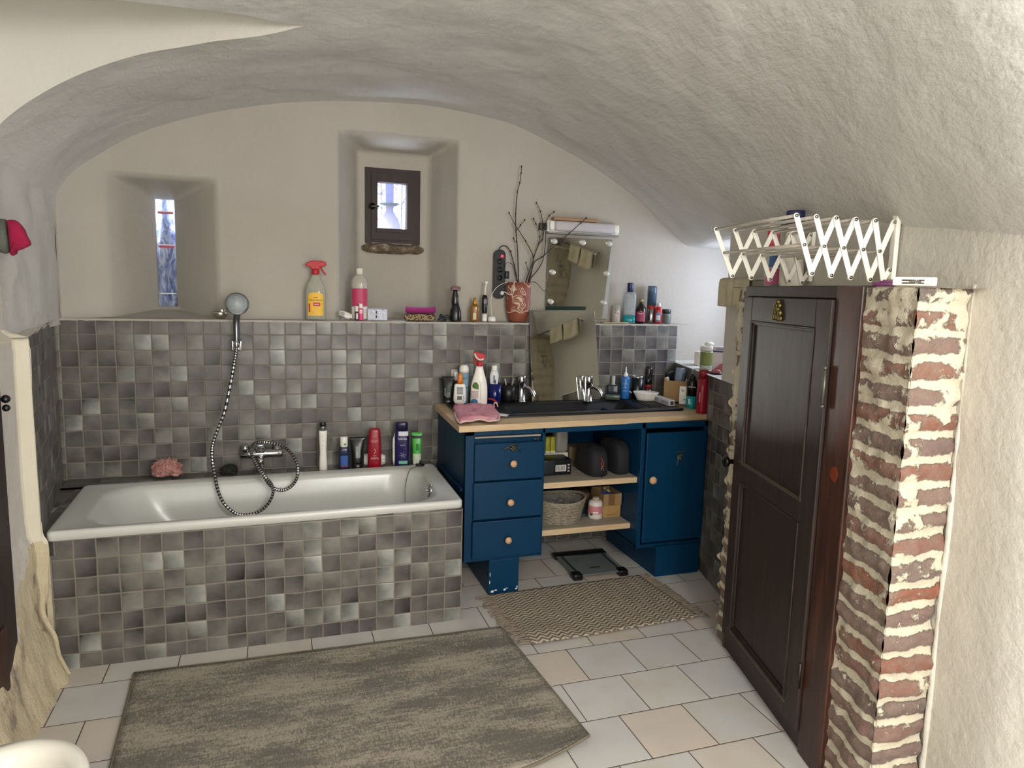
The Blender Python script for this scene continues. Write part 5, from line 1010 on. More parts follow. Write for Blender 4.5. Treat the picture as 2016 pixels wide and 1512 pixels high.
# pink glove
def terry(name, c1, c2):
    t = NT(name); p = t.obj(); n = t.noise(p, 240, 3, .7); t.bump(n, .7, .004); return t.done(t.mix(t.step(t.noise(p, 18, 4), .35, .65), c1, c2), .95)
o = thing('wash_glove', 'crumpled pink terry wash glove at the front left of the worktop', 'wash glove', atZ(937, 826, SZ)); O = Vector(o.location)
GP = [atZ(a, b, SZ)-O for a, b in ((892, 804), (905, 801), (930, 800), (958, 800), (973, 806), (983, 822), (976, 830), (958, 829), (935, 828), (915, 832), (902, 831), (898, 822))]
gc = sum(GP, Vector())/len(GP); gl = cat(GP+[GP[0]], 5)[:-1]
def glove(hs, sc2, seed):
    L = []
    for z_, q in hs:
        L.append([gc+(p-gc)*q*sc2*(1+.13*noise.noise(Vector((k*.35, z_*60, seed))))+Vector((0, 0, z_+(.010*noise.noise(Vector((k*.25, q*3, seed+3))) if z_ > .004 else 0))) for k, p in enumerate(gl)])
    return L
m = MB(); loft(m, glove([(.000, .95), (.006, 1.0), (.015, .96), (.024, .88), (.018, .72), (.027, .5), (.019, .28), (.028, .02)], 1, 2), cap1=True); m.build('terry_cloth', terry('pink_terry', 'c98290', 'd69aa2'), o)
m = MB(); m.tube([gc+(p-gc)*1.0+Vector((0, 0, .004+.003*math.sin(k*.9))) for k, p in enumerate(gl[22:58])], .0055, 7); m.build('pale_hem', terry('pale_pink_terry', 'd9b3ac', 'd8bfb4'), o)
m = MB(); pp_ = GP[4]; m.tube([pp_+Vector((0, 0, .012)), pp_+Vector((.002, .012, .030)), pp_+Vector((.014, .010, .034)), pp_+Vector((.018, -.008, .016))], .0035, 7, smooth=4); m.build('hanging_loop', terry('loop_terry', 'c9b6a4', 'd0bfae'), o)
o = thing('paper_strip', 'small white paper strip on the black sink beside the pink glove', 'paper strip', atZ(992, 818, SZ)); O = Vector(o.location)
m = MB(); q = [atZ(a, b, SZ)-O for a, b in ((982.5, 819), (998, 820), (1002, 816.5), (984, 814))]; m.add([v+Vector((0, 0, .0015)) for v in q]+[v+Vector((0, 0, .0003)) for v in q], [(0, 1, 2, 3), (4, 5, 6, 7), (0, 1, 5, 4), (1, 2, 6, 5), (2, 3, 7, 6), (3, 0, 4, 7)]); m.box(q[0].x-.004, q[0].x-.001, q[0].y+.004, q[0].y+.012, 0, .010); m.build('strip', mt('dcd9d0', .6), o)

# ---------------------------------------------------------------- on the worktop, right end
pfx = item('perfume_bottle', 'dark blue glass perfume bottle with pale cap behind the green soap', 'perfume', 1206, 780, 757, 24, SZ, -.07); o, W, H, s_ = pfx
shell(o, 'flask', [(.95, 0), (1, .05), (1, .9), (.9, .98), (.5, 1)], W, H, W*.45, mt('20303c', .08, trans=.25), 5); shell(o, 'blue_core', [(.7, .12), (.7, .85), (.02, .85)], W, H, W*.46, mt('16285a', .2), 5, dx=W*.08); shell(o, 'cap', [(.5, 0), (.3, .1), (.3, .95), (.25, 1), (.02, 1)], W, H*.62, W*.9, mt('b5b8b0', .2, trans=.2), z0=H)
o, W, H, s_ = item('green_soap', 'translucent grey-green soap bar on the black sink beside the right tap', 'soap', 1206, 789, 774, 29, SZ, -.115)
m = MB(); m.box(-W/2, W/2, -.018, .018, 0, H*.8, 0, .008, 3); m.build('soap_bar', mt('4c5a50', .25, trans=.15), o)
o, W, H, s_ = item('nasal_spray', 'blue saline spray with white nozzle standing behind the soap dish', 'spray can', 1230, 780, 741, 16.5, SZ, -.08)
shell(o, 'can', [(.95, 0), (1, .02), (1, .9), (.85, .97), (.6, 1)], W, H, W, mt('2a6cb0', .3)); shell(o, 'collar', [(.55, 0), (.5, .5), (.3, .8), (.16, .9), (.10, 2.0), (.02, 2.05)], W, H*.22, W, M_white, z0=H*.99)
for k in range(3): m = MB(); m.box(-W*.26, W*.26, -W*.505, -W*.4, H*(.35+.16*k), H*(.355+.16*k)+.002); m.build('text_line', mt('9dbfe0', .5), o)
o = thing('white_clip_band', 'looped white band with small white nozzle lying on the sink before the blue spray', 'band', atZ(1235, 783, SZ)); s_ = scl(*o.location); m = MB()
m.tube([Vector((s_*x, -.004, s_*(-y))) for x, y in [(-12, 0.0), (-13, -6), (-9, -12), (-2, -15), (5, -12), (9, -7)]]+[Vector((s_*9, -.01, s_*6))], .0018, 6, smooth=5); m.build('band_loop', M_white, o)
m = MB(); m.tube([Vector((s_*3, -.006, s_*13)), Vector((s_*12, -.015, s_*7)), Vector((s_*22, -.025, s_*4.5))], lambda t: .003+.005*t, 10, smooth=3); m.build('nozzle', M_white, o)
bk3, W, H, s_ = item('chrome_rim_cup', 'black tumbler with chrome rim behind the soap dish', 'cup', 1253.5, 782, 740, 24, SZ, -.075)
shell(bk3, 'cup_wall', [(.88, 0), (.92, .02), (1, .95), (.93, .95), (.85, .06), (.02, .05)], W, H, W, mt('0c0e12', .3)); shell(bk3, 'chrome_rim', [(1.0, .92), (1.04, .94), (1.02, 1.0), (.90, 1.0), (.90, .92)], W, H, W, M_chrome)
o, W, H, s_ = item('hair_mousse_can', 'dark can with clear smoky cap and red band left of the cardboard box', 'spray can', 1275, 783, 722, 15, SZ, -.075)
shell(o, 'can', [(.95, 0), (1, .02), (1, .28)], W, H, W, mt('8c8a8e', .2, .9)); shell(o, 'red_band', [(1.02, .28), (1.02, .42), (1, .43)], W, H, W, mt('7c2622', .4)); shell(o, 'dark_body', [(.98, .42), (.95, .62), (.8, .64)], W, H, W, mt('17171b', .25)); shell(o, 'smoky_cap', [(.9, .62), (1, .66), (.96, .92), (.8, 1), (.02, 1)], W, H, W, mt('2a2629', .12, trans=.2))
o, W, H, s_ = item('soap_dish', 'oval white soap dish with dotted rim in front of the cardboard box', 'soap dish', 1271, 785, 771, 50, SZ, -.17)
m = MB(); loft(m, [sloop(W*.34, W*.2, 0, 2), sloop(W*.38, W*.23, H*.3, 2), sloop(W*.48, W*.30, H*.8, 2), sloop(W*.5, W*.32, H*.95, 2), sloop(W*.49, W*.31, H, 2), sloop(W*.42, W*.25, H*.82, 2), sloop(W*.1, W*.06, H*.74, 2)], cap0=True, cap1=True); m.build('dish', M_white, o)
for k in range(9): a = math.pi*(1.05+.9*k/8); m = MB(); m.ball((W*.44*math.cos(a), W*.275*math.sin(a), H*.87), .0022, n=6); m.build('rim_dot', mt('4a2a24' if k % 3 else '262a3a', .5), o)
# cardboard box with contents
A_, B_, C_ = atZ(1306.6, 789, SZ), atZ(1351, 793, SZ), None
bx = thing('cardboard_box', 'open brown cardboard box of medicines on the right of the worktop', 'box', A_); d1_ = (B_-A_); L1 = d1_.length; d1_ = d1_.normalized(); d2_ = Vector((-d1_.y, d1_.x, 0)); L2 = .145
HB = zof(748.4, A_.x, A_.y)-SZ
def wallq(p, q, z0, z1, t=.003):
    n = (q-p).normalized().cross(Vector((0, 0, 1)))*t; return [p+Vector((0, 0, z0)), q+Vector((0, 0, z0)), q+Vector((0, 0, z1)), p+Vector((0, 0, z1)), p+Vector((0, 0, z0))+n, q+Vector((0, 0, z0))+n, q+Vector((0, 0, z1))+n, p+Vector((0, 0, z1))+n]
QF = [(0, 1, 2, 3), (7, 6, 5, 4), (0, 4, 5, 1), (1, 5, 6, 2), (2, 6, 7, 3), (3, 7, 4, 0)]
K = [Vector(), d1_*L1, d1_*L1+d2_*L2, d2_*L2]; m = MB()
for a, b in ((0, 1), (1, 2), (2, 3), (3, 0)): m.add(wallq(K[a], K[b], 0, HB), QF)
m.add([v+Vector((0, 0, .002)) for v in K], [(0, 1, 2, 3)]); m.build('carton', M_card, bx)
m = MB(); fd = (-d2_*.0+d1_*-.01+Vector((0, 0, .012))); m.add(wallq(K[3], K[0], HB, HB+.014), QF); m.build('flap', M_card, bx)
def inbox(name, label, cat_, u, v, fn): o = thing(name, label, cat_, A_+d1_*u+d2_*v+Vector((0, 0, .05))); fn(o); return o
def slab(o, w, h, t, tilt, yaw, mat, mark=None, z=0):
    Mx = Matrix.Translation((0, 0, z)) @ Matrix.Rotation(yaw, 4, 'Z') @ Matrix.Rotation(tilt, 4, 'Y'); m = MB(); m.box(-w/2, w/2, -t/2, t/2, 0, h, 0, min(w, t)*.2, M=Mx); m.build('pack', mat, o)
    if mark: m = MB(); m.box(-w*.3, w*.3, -t/2-.001, -t/2, h*.3, h*.8, M=Mx); m.build('printed_panel', mark, o)
inbox('medicine_pack', 'pale blue medicine carton sticking up from the cardboard box', 'carton', L1*.50, L2*.45, lambda o: slab(o, .036, .150, .055, .12, .2, mt('8a9db8', .5), mt('5f7390', .5)))
inbox('blister_pack', 'grey foil blister pack leaning in the cardboard box', 'blister pack', L1*.22, L2*.55, lambda o: slab(o, .050, .150, .004, .60, .1, mt('7d8287', .3, .5), mt('54585c', .4)))
inbox('black_pouch', 'small black pouch at the back left of the cardboard box', 'pouch', L1*.10, L2*.90, lambda o: slab(o, .060, .120, .02, -.20, .3, mt('101114', .5)))
inbox('silver_tube', 'slim silver-white tube leaning right out of the cardboard box', 'tube', L1*.62, L2*.25, lambda o: slab(o, .013, .135, .013, .55, 0, mt('c2c2c0', .3, .3)))
inbox('thermometer_stick', 'long grey thermometer leaning over the right rim of the cardboard box', 'thermometer', L1*.60, L2*.32, lambda o: slab(o, .011, .180, .006, .62, 0, mt('6b6c6e', .3)))
inbox('white_tissue', 'white crumpled tissue at the left rim of the cardboard box', 'tissue', L1*.12, L2*.40, lambda o: slab(o, .024, .095, .014, -.30, .4, mt('d0c8bb', .9)))
# toothpaste box
P0, P1 = atZ(1282.5, 787.5, SZ), atZ(1317, 799.5, SZ); tpb = thing('toothpaste_box', 'long white and grey toothpaste box in front of the cardboard box', 'box', P0); e1 = (P1-P0); L_ = e1.length; an = math.atan2(e1.y, e1.x); tpb.rotation_euler.z = an
hh_ = zof(788, P1.x, P1.y)-SZ; m = MB(); m.box(0, L_, 0, .036, 0, hh_, 0, .001); m.build('carton', mt('c9c8cb', .4), tpb)
m = MB(); m.box(L_*.06, L_*.42, -.001, 0, hh_*.2, hh_*.8); m.build('grey_panel', mt('85858f', .4), tpb); m = MB(); m.box(L_*.5, L_*.95, -.001, 0, hh_*.15, hh_*.7); m.build('text_panel', mt('9a9aa2', .4), tpb); m = MB(); m.box(L_, L_+.001, .008, .028, hh_*.2, hh_*.8); m.build('barcode', mt('3a3c48', .5), tpb)
o, W, H, s_ = item('white_carton', 'upright small white carton with round black logo beside the shaving gel', 'box', 1343, 801, 761, 13, SZ, -.345, turn=True)
m = MB(); m.box(-W/2, W/2, -.006, .022, 0, H, 0, .001); m.build('carton', M_white, o); letter(o, 'e', .020, (0, -.0072, H*.80), M_ink, rz=-15); m = MB(); m.tube([Vector((.0085*math.cos(a), -.007, H*.81+.0085*math.sin(a))) for a in [2.0+k*.35 for k in range(13)]], .0009, 5); m.build('logo_ring', M_ink, o)
m = MB(); m.box(W*.1, W*.4, -.0072, -.006, H*.25, H*.29); m.build('printed_mark', M_ink, o); m = MB(); m.box(-W*.36, W*.36, -.0068, -.006, H*.5, H*.505); m.build('text_line', mt('8a8680', .5), o)
o, W, H, s_ = item('shaving_foam_can', 'black and teal shaving foam can left of the tall red bottle', 'spray can', 1360, 805, 748, 20, ZT+.001, -.40)
shell(o, 'teal_base', [(.95, 0), (1, .02), (1, .44)], W, H, W, mt('0f8f9c', .3)); shell(o, 'black_body', [(1.002, .43), (1.002, .90), (.9, .95), (.75, 1), (.02, 1)], W, H, W, mt('0f1112', .25)); shell(o, 'nozzle', [(.6, 0), (.55, .6), (.3, .7), (.28, 1), (.02, 1)], W, H*.22, W, mt('0b0b0c', .3), z0=H*.99); letter(o, 'Gillette', .0125, (0, -W*.5-.002, H*.77), M_wink, xs=1.1)
patch(o, 'white_marks', -W*.28, -W*.12, H*.14, H*.34, W, W, mt('bfe0e0', .5))
o, W, H, s_ = item('tall_red_bottle', 'tall glossy red bottle at the right end of the worktop', 'bottle', 1380.5, 813, 728, 21, ZT+.001, -.575)
shell(o, 'bottle', [(.92, 0), (1, .02), (1, .55), (.96, .80)], W, H, W, mt('8c1024', .22)); shell(o, 'cap', [(.92, .80), (.90, .95), (.84, 1), (.02, 1)], W, H, W, mt('7d0e1e', .3)); print_line(o, .004, .055, (-W*.22, -W*.46-.0012, H*.38), mt('c99aa4', .5))

# ---------------------------------------------------------------- on the recess sill
SL = 1.123
def on_sill(px, py): return atZ(px, py, SL)
o = thing('white_tray', 'slanted white plastic tray on the window recess sill', 'tray', Vector((3.50, -.20, SL)), .5)
m = MB(); m.box(-.075, .075, -.01, .03, 0, .085, 0, .004); m.build('tray_body', mt('ded9cf', .4), o)
m = MB(); m.box(-.002, .050, -.028, -.008, .075, .100, 0, .006); m.tube([Vector((-.002, -.02, .09)), Vector((-.012, -.022, .075)), Vector((-.012, -.022, .062))], .003, 6); m.build('blue_strap', mt('1f66b4', .5), o); o['label'] = 'white plastic tray with blue strap on the sill of the right window recess'
o, W, H, s_ = item('cotton_jar', 'lidded jar with green label on the sill of the right window recess', 'jar', 1390, 723, 688, 26, SL, -.40)
shell(o, 'jar', [(.92, 0), (1, .04), (1, .92)], W, H, W, mt('bdbcb2', .1, trans=.3)); shell(o, 'lid', CAP, W*1.03, H*.22, W*1.03, mt('d4d2c8', .3), z0=H*.94); patch(o, 'green_label', -W*.48, W*.46, H*.20, H*.88, W, W, mt('75813e', .5)); jl = o; jH = H*1.17
o = thing('white_soap', 'rounded white soap piece lying on top of the green-label jar', 'soap', jl.location+Vector((.012, 0, jH))); m = MB(); m.ball((0, 0, .013), .03, sx=1, sy=.6, sz=.42); m.build('soap_piece', mt('dcd6c8', .5), o)
o, W, H, s_ = item('plaster_box', 'white and pink pharmacy box at the near end of the recess sill', 'box', 1413.5, 731, 683, 24, SL, -.585)
m = MB(); m.box(-W/2, W/2, -.01, .05, 0, H, 0, .001); m.build('carton', mt('cfc6c8', .45), o); m = MB(); m.box(-W*.48, W*.48, -.0112, -.01, H*.80, H*.86); m.build('blue_stripe', mt('28386e', .5), o); m = MB(); m.prism([(-W*.45, 0), (W*.48, 0), (W*.48, H*.42), (W*.1, H*.34), (-W*.3, H*.16)], .0012, M=Matrix.Translation((0, -.0100, 0)) @ Matrix.Rotation(math.pi/2, 4, 'X')); m.build('pink_print', mt('b0606a', .5), o); print_line(o, .040, .004, (0, -.0112, H*.92), mt('28386e', .5))
o, W, H, s_ = item('pink_compact', 'dusky pink and black cosmetic compact in front of the pharmacy box', 'compact', 1408, 733, 720, 26, SL, -.64)
m = MB(); m.lathe([(.001, 0), (W*.48, 0), (W*.5, .004), (W*.45, .010), (.001, .011)], 24, sy=.7); m.build('base', mt('2a1418', .3), o); m = MB(); m.ball((W*.05, 0, .012), W*.38, sy=.7, sz=.6); m.build('pink_dome', mt('a5545c', .5), o)
o, W, H, s_ = item('glass_saucer', 'small clear faceted glass piece on the sill before the jar', 'glass', 1389, 731, 724, 24, SL, -.55)
m = MB(); m.lathe([(.001, 0), (W*.4, 0), (W*.5, .010), (W*.44, .010), (W*.3, .004), (.001, .004)], 16, sy=.5, wob=lambda a, z: .06*math.cos(8*a)); m.build('saucer', mt('aeb4b0', .08, trans=.4), o)

# ---------------------------------------------------------------- washstand shelves
S1, S2 = .5625, .2875
def boxitem(name, label, cat_, x0, x1, y0, y1, z0, z1, mat, extra=None, r=.0015, part='carton'):
    o = thing(name, label, cat_, ((x0+x1)/2, (y0+y1)/2, z0)); w, d = (x1-x0)/2, (y1-y0)/2; m = MB(); m.box(-w, w, -d, d, 0, z1-z0, 0, r); m.build(part, mat, o)
    if extra: extra(o, w, d, z1-z0)
    return o
def X(px, y, z): return xof(px, y, z)
def dev(o, w, d, h):
    m = MB(); m.box(-w*.92, w*.05, -d-.002, -d, h*.12, h*.88, 0, .0005); m.build('window_panel', mt('2a2d33', .3), o); m = MB(); m.box(w*.15, w*.72, -d-.0025, -d, h*.25, h*.66); m.build('barcode_label', mt('b8b8b4', .5), o)
    for k in range(6): m = MB(); m.box(w*(.2+.08*k), w*(.23+.08*k), -d-.003, -d-.002, h*.30, h*.62); m.build('bar', M_ink, o)
    for k in range(3): m = MB(); m.box(w*.80, w*.90, -d-.0025, -d, h*(.2+.2*k), h*(.3+.2*k)); m.build('printed_mark', mt('9a9a98', .5), o)
yy = -.48; boxitem('black_carton', 'black printed carton with barcode lying on the upper shelf', 'box', XL1+.003, X(1124, yy, S1), yy, yy+.12, S1, S1+(zof(905, 2.45, yy)-S1), mt('15171a', .3), dev)
yy = -.30; zt_ = S1+.062; wx = boxitem('white_carton', 'white flat carton at the back left of the upper shelf', 'box', XL1+.003, X(1117.5, yy, S1), yy, yy+.14, S1, zof(892, 2.5, yy), mt('d2ccbd', .5)); zb_ = zof(892, 2.5, yy)+.001
for a, b, nm in ((1075.5, 1084, 'yellow sponge pack, left of the pair on the white carton'), (1085, 1094.5, 'yellow sponge pack, right of the pair on the white carton')):
    boxitem('yellow_packet', nm, 'packet', X(a, yy, zb_), X(b, yy, zb_), yy+.01, yy+.05, zb_, zof(861, 2.45, yy), mt('a09a2c', .5), lambda o, w, d, h: MB().box(-w, w, -d-.001, -d, 0, h*.12).build('white_band', mt('c9c7a4', .5), o), .006, 'packet')
boxitem('tissue_packet', 'translucent grey plastic pack of tissues on the white carton', 'packet', X(1096, yy, zb_), X(1120, yy, zb_), yy+.01, yy+.09, zb_, .834, mt('86837a', .3, bump=.5, scale=40), None, .014, 'packet')
yy = -.24; boxitem('small_brown_box', 'small brown cardboard box behind the black toiletry bag', 'box', X(1121, yy, S1), X(1150, yy, S1), yy, yy+.1, S1, zof(879, 2.7, yy), mt('77644a', .85))
def bag(name, label, xa, xb, ya, yb, h, strap=False):
    o = thing(name, label, 'toiletry bag', ((xa+xb)/2, (ya+yb)/2, S1)); w, d = (xb-xa)/2, (yb-ya)/2; m = MB()
    loft(m, [[v+Vector((0, 0, 0)) for v in sloop(w*q, d*q2, h*z_, 4)] for q, q2, z_ in ((.9, .9, 0), (1, 1, .06), (1.0, 1, .5), (.97, .92, .8), (.85, .7, .96), (.6, .4, 1.0))], cap0=True, cap1=True); mm_ = mt('16161a', .8, bump=.3, scale=60); m.build('bag_body', mm_, o)
    m = MB(); m.tube([Vector((-w*.9, -d*.35, h*.97)), Vector((0, -d*.45, h*1.0)), Vector((w*.9, -d*.35, h*.96))], .003, 6); m.build('zipper', mt('0b0b0c', .4), o)
    if strap:
        m = MB(); m.tube([Vector((-w*.12, -d-.006, h*.72)), Vector((w*.05, -d-.010, h*.60)), Vector((w*.14, -d-.010, h*.48)), Vector((w*.08, -d-.010, h*.36))], .0018, 6, smooth=5); m.tube([Vector((-w*.03, -d-.008, h*.56)), Vector((-w*.03, -d-.010, h*.45)), Vector((w*.06, -d-.010, h*.36))], .0018, 6, smooth=5); m.build('red_pull_cord', mt('b3473a', .5), o)
        m = MB(); m.tube([Vector((w*.07+.008*math.cos(a), -d-.010, h*.30+.008*math.sin(a))) for a in [k*.45 for k in range(15)]], .0013, 5); m.build('ring', M_chrome, o); m = MB(); m.box(w*.0, w*.16, -d-.006, -d, 0, h*.22, 0, .002); m.build('black_tab', M_black, o)
bag('toiletry_bag', 'black toiletry bag with red pull cord on the upper shelf', X(1152, -.5, S1), X(1199, -.56, S1), -.575, -.33, .155, True)
bag('toiletry_bag', 'plain dark toiletry bag against the right side of the upper shelf', X(1203, -.5, S1), 2.838, -.56, -.30, .175)
# wicker basket
bcx = X(1101, -.42, S2); bs = scl(bcx, -.42, S2); o = thing('wicker_basket', 'grey woven wicker basket with tissue lining on the lower shelf', 'basket', (bcx, -.40, S2)); HB_ = zof(980, bcx, -.40)-S2; Rb = (xof(1139, -.42, S2+.09)-XL1-.006)/2; bcx = XL1+.004+Rb
wk = wood('grey_wicker', '6b6253', '8e8473', 'a89e8b', .8, (30, 30, 30), 3); m = MB()
for k in range(12):
    z_ = HB_*(.04+.90*k/11); R1 = Rb*(.80+.20*k/11)
    for ph in (0, math.pi): m.tube([Vector(((R1+.0045*math.cos(a*9+ph+k*math.pi))*math.cos(a), (R1+.0045*math.cos(a*9+ph+k*math.pi))*.86*math.sin(a), z_+.002*math.sin(a*9+ph))) for a in [2*math.pi*i/90 for i in range(91)]], .0042, 5, caps=False)
m.lathe([(.001, .004), (Rb*.76, .004), (Rb*.78, .01), (Rb*.93, HB_*.9), (Rb*.90, HB_*.9), (Rb*.68, .012), (.001, .012)], 40, sy=.86); m.build('woven_body', wk, o)
m = MB()
for ph in (0, 2.1, 4.2): m.tube([Vector(((Rb*1.02+.004*math.cos(a*14+ph))*math.cos(a), (Rb*1.02)*.86*math.sin(a), HB_*(.97)+.005*math.sin(a*14+ph)+.014*math.cos(a)**2)) for a in [2*math.pi*i/120 for i in range(121)]], .0045, 5, caps=False)
m.build('braided_rim', wk, o); m = MB(); m.grid(lambda i, j: (lambda a, r: (r*math.cos(a), r*.86*math.sin(a), HB_*(.72)+.02*noise.noise(Vector((r*40*math.cos(a), r*40*math.sin(a), 3)))+(r/Rb)**3*.025))(2*math.pi*i/40, Rb*.90*j/8), 41, 9); m.build('lining', mt('8c8882', .4, bump=.6, scale=50), o)
o = thing('dark_teal_ball', 'dark teal rounded object in a clear bag between basket and white bottle', 'container', (X(1141, -.36, S2), -.36, S2+.012)); r_ = 13*scl(2.6, -.36, .3); m = MB(); m.lathe([(r_*.6, 0), (r_*.95, .006), (r_, .016), (r_*.85, .034), (r_*.5, .048), (.001, .052)], 24); m.build('dome', mt('10292b', .4), o)
o2 = thing('clear_bag', 'clear plastic bag lying under the dark teal object', 'plastic bag', (o.location.x, -.375, S2)); m = MB(); m.grid(lambda i, j: (-.05+.1*i/12, -.05+.09*j/10, .0015+.010*max(0, 1-abs(i/6-1)**2)*(.8+.4*noise.noise(Vector((i*.6, j*.6, 2))))), 13, 11); m.build('film', mt('8b9198', .15, trans=.35), o2)
o, W, H, s_ = item('cotton_bottle', 'white bottle with pink label and beige lid on the lower shelf', 'bottle', 1171.5, 1023, 984, 29, S2, -.43)
shell(o, 'bottle', [(.88, 0), (1, .05), (1, .80), (.93, .92), (.70, 1), (.4, 1.02)], W, H, W, mt('cfc6c0', .4)); shell(o, 'lid', [(.42, 0), (.46, .2), (.46, .9), (.3, 1), (.02, .7)], W, H*.16, W, mt('a8967c', .5), z0=H*1.01); patch(o, 'pink_label', -W*.46, W*.46, H*.30, H*.74, W, W, mt('b8767a', .5)); patch(o, 'dark_logo', -W*.34, -W*.18, H*.22, H*.32, W, W, M_ink, e=.0014); print_line(o, .030, .006, (.002, -W*.5-.0016, H*.40), M_wink)
yy = -.45; bl = boxitem('lower_carton', 'closed brown cardboard box on the lower shelf, under the open one', 'box', X(1187, yy, S2), min(2.838, X(1223, yy, S2)), yy, yy+.13, S2, zof(995, 2.75, yy), mt('9c7a48', .85), lambda o, w, d, h: MB().tube([Vector((-w*.5, -d-.001, h*.30)), Vector((-w*.3, -d-.001, h*.22)), Vector((w*.2, -d-.001, h*.22)), Vector((w*.5, -d-.001, h*.30))], .001, 5, smooth=3).build('printed_mark', M_ink, o)); zb_ = zof(995, 2.75, yy)+.001
o = thing('open_carton', 'open brown cardboard box with blue tissue, topmost of the two on the lower shelf', 'box', (X(1186, yy-.01, zb_), yy-.012, zb_)); w_ = X(1236, yy-.01, zb_)-o.location.x; m = MB(); hh_ = zof(972, 2.75, yy)-zb_; w_ = min(w_, 2.838-o.location.x)
K2 = [Vector(), Vector((w_, 0, 0)), Vector((w_, .16, 0)), Vector((0, .16, 0))]
for a, b in ((0, 1), (1, 2), (2, 3), (3, 0)): m.add(wallq(K2[a], K2[b], 0, hh_, -.003), QF)
m.add([v+Vector((0, 0, .002)) for v in K2], [(0, 1, 2, 3)]); m.build('carton', mt('8a6e4a', .85), o); m = MB(); m.box(w_*.30, w_*.62, -.0012, .001, .001, hh_-.001); m.build('packing_tape', mt('6e5434', .3), o)
oc_ = Vector(o.location); o = thing('blue_tissue', 'lilac-blue tissue paper inside the open cardboard box', 'tissue', oc_+Vector((w_*.5, .07, hh_*.5))); m = MB(); m.grid(lambda i, j: (-.03+.06*i/10, -.04+.09*j/10, .012+.014*noise.noise(Vector((i*.5, j*.5, 6)))), 11, 11); m.build('paper', mt('5a6ab0', .8), o, solid=.001)
o = thing('glass_dropper', 'small pale glass dropper lying on the blue tissue', 'dropper', oc_+Vector((w_*.52, .07, hh_*.5+.026))); m = MB(); m.tube([Vector((.01, -.01, .004)), Vector((-.004, .02, .012))], .005, 8); m.ball((-.006, .026, .015), .009); m.build('bulb', mt('9a9a8c', .3), o)
yy = -.28; boxitem('brown_box', 'brown cardboard box at the back of the lower shelf behind the white bottle', 'box', X(1146, yy, S2), X(1178, yy, S2), yy, yy+.14, S2, zof(970, 2.75, yy), mt('5e4830', .85))

# ---------------------------------------------------------------- towels, detergents above the cupboard
def wl_(px, py, out): return plane(px, py, (1, -.26, 0), 3.42-out)
TR0, TR1 = wl_(1420.5, 552.5, .07), wl_(1512, 556, .07); TR1.z = TR0.z
tr = thing('towel_rail', 'short chrome towel rail on the right wall beside the window recess', 'towel rail', TR0); m = MB(); m.tube([Vector(), TR1-TR0], .006, 12); m.ball((0, 0, 0), .010); m.build('rail', M_chrome, tr)
for f_ in (.1, .95): q = (TR1-TR0)*f_; m = MB(); m.tube([q, q+Vector((.074, -.019, 0))], .006, 10); m.build('wall_arm', M_chrome, tr)
def towel(label, a, b, py):
    pa, pb = wl_(a, 552, .07), wl_(b, 552, .07); pa.z = pb.z = TR0.z; zb_ = wl_((a+b)/2, py, .08).z-TR0.z; o = thing('hand_towel', label, 'towel', pa, 0, 'beige towels on the wall rail'); e = pb-pa; n = Vector((-.968, .252, 0)); m = MB()
    def f(i, j):
        u = i/14; t = j/24; w = .004*math.sin(u*9+t*4)
        if t < .45: return tuple(e*u+n*(.011+w+.006*(1-t/.45))+Vector((0, 0, zb_*(1-t/.45)*(1+.03*math.sin(u*3)))))
        if t < .55: a_ = (t-.45)/.1*math.pi; return tuple(e*u+n*(.011*math.cos(a_))+Vector((0, 0, .011*math.sin(a_))))
        return tuple(e*u+n*(-.011+w*.5)+Vector((0, 0, zb_*.85*(t-.55)/.45)))
    m.grid(f, 15, 25); m.build('terry_cloth', terry('beige_terry', 'c3b899', 'cec4a8'), o, solid=.005); return o
t1 = towel('beige hand towel at the outer end of the wall rail', 1423, 1450, 603); t2 = towel('beige hand towel nearer the cupboard on the wall rail', 1452, 1479, 600)
LT = 1.5935
def ledge_at(px, back):                               # on the top of the brick wall, "back" behind the door plane
    p = atD(px, 560, back); return p.x, p.y
def litem(name, label, cat_, px, top, wpx, back, rz=0):
    x, y = ledge_at(px, back); s_ = scl(x, y, LT); o = thing(name, label, cat_, (x, y, LT), facing(x, y)+rz); return o, wpx*s_, zof(top, x, y)-LT, s_
o, W, H, s_ = litem('detergent_bottle', 'large white detergent bottle with navy cap behind the drying rack', 'bottle', 1556, 441, 44, .105)
shell(o, 'bottle', [(.9, 0), (1, .04), (1, .35), (.85, .55), (.78, .75), (.62, .9), (.5, 1)], W, H, W*.5, mt('c9c2b4', .4), 3); shell(o, 'cap', CAP, W*.78, H*.22, W*.5, mt('20204c', .35), z0=H*.99)
o, W, H, s_ = litem('washing_powder_bag', 'colourful red, blue and pink detergent pouch behind the drying rack', 'pouch', 1524, 428, 40, .10)
m = MB(); loft(m, [sloop(W*.5, .03, 0, 4), sloop(W*.5, .034, H*.3, 4), sloop(W*.46, .024, H*.75, 4), sloop(W*.42, .004, H, 4)], cap0=True, cap1=True); m.build('pouch', mt('c4bfb8', .35), o)
patch(o, 'red_panel', -W*.46, W*.1, H*.55, H*.80, W, .050, mt('b32c44', .4), 4, e=.006); patch(o, 'blue_panel', -W*.30, W*.20, H*.28, H*.50, W, .060, mt('2a5a94', .4), 4, e=.006); patch(o, 'pink_panel', -W*.40, W*.46, H*.04, H*.26, W, .066, mt('c2487a', .4), 4, e=.003); patch(o, 'green_tip', W*.1, W*.40, H*.86, H*.97, W, .014, mt('1d5a4a', .4), 4, e=.012)
o, W, H, s_ = litem('purple_box', 'flat purple box on top of the brick pier', 'box', 1740.5, 553, 40, .07)
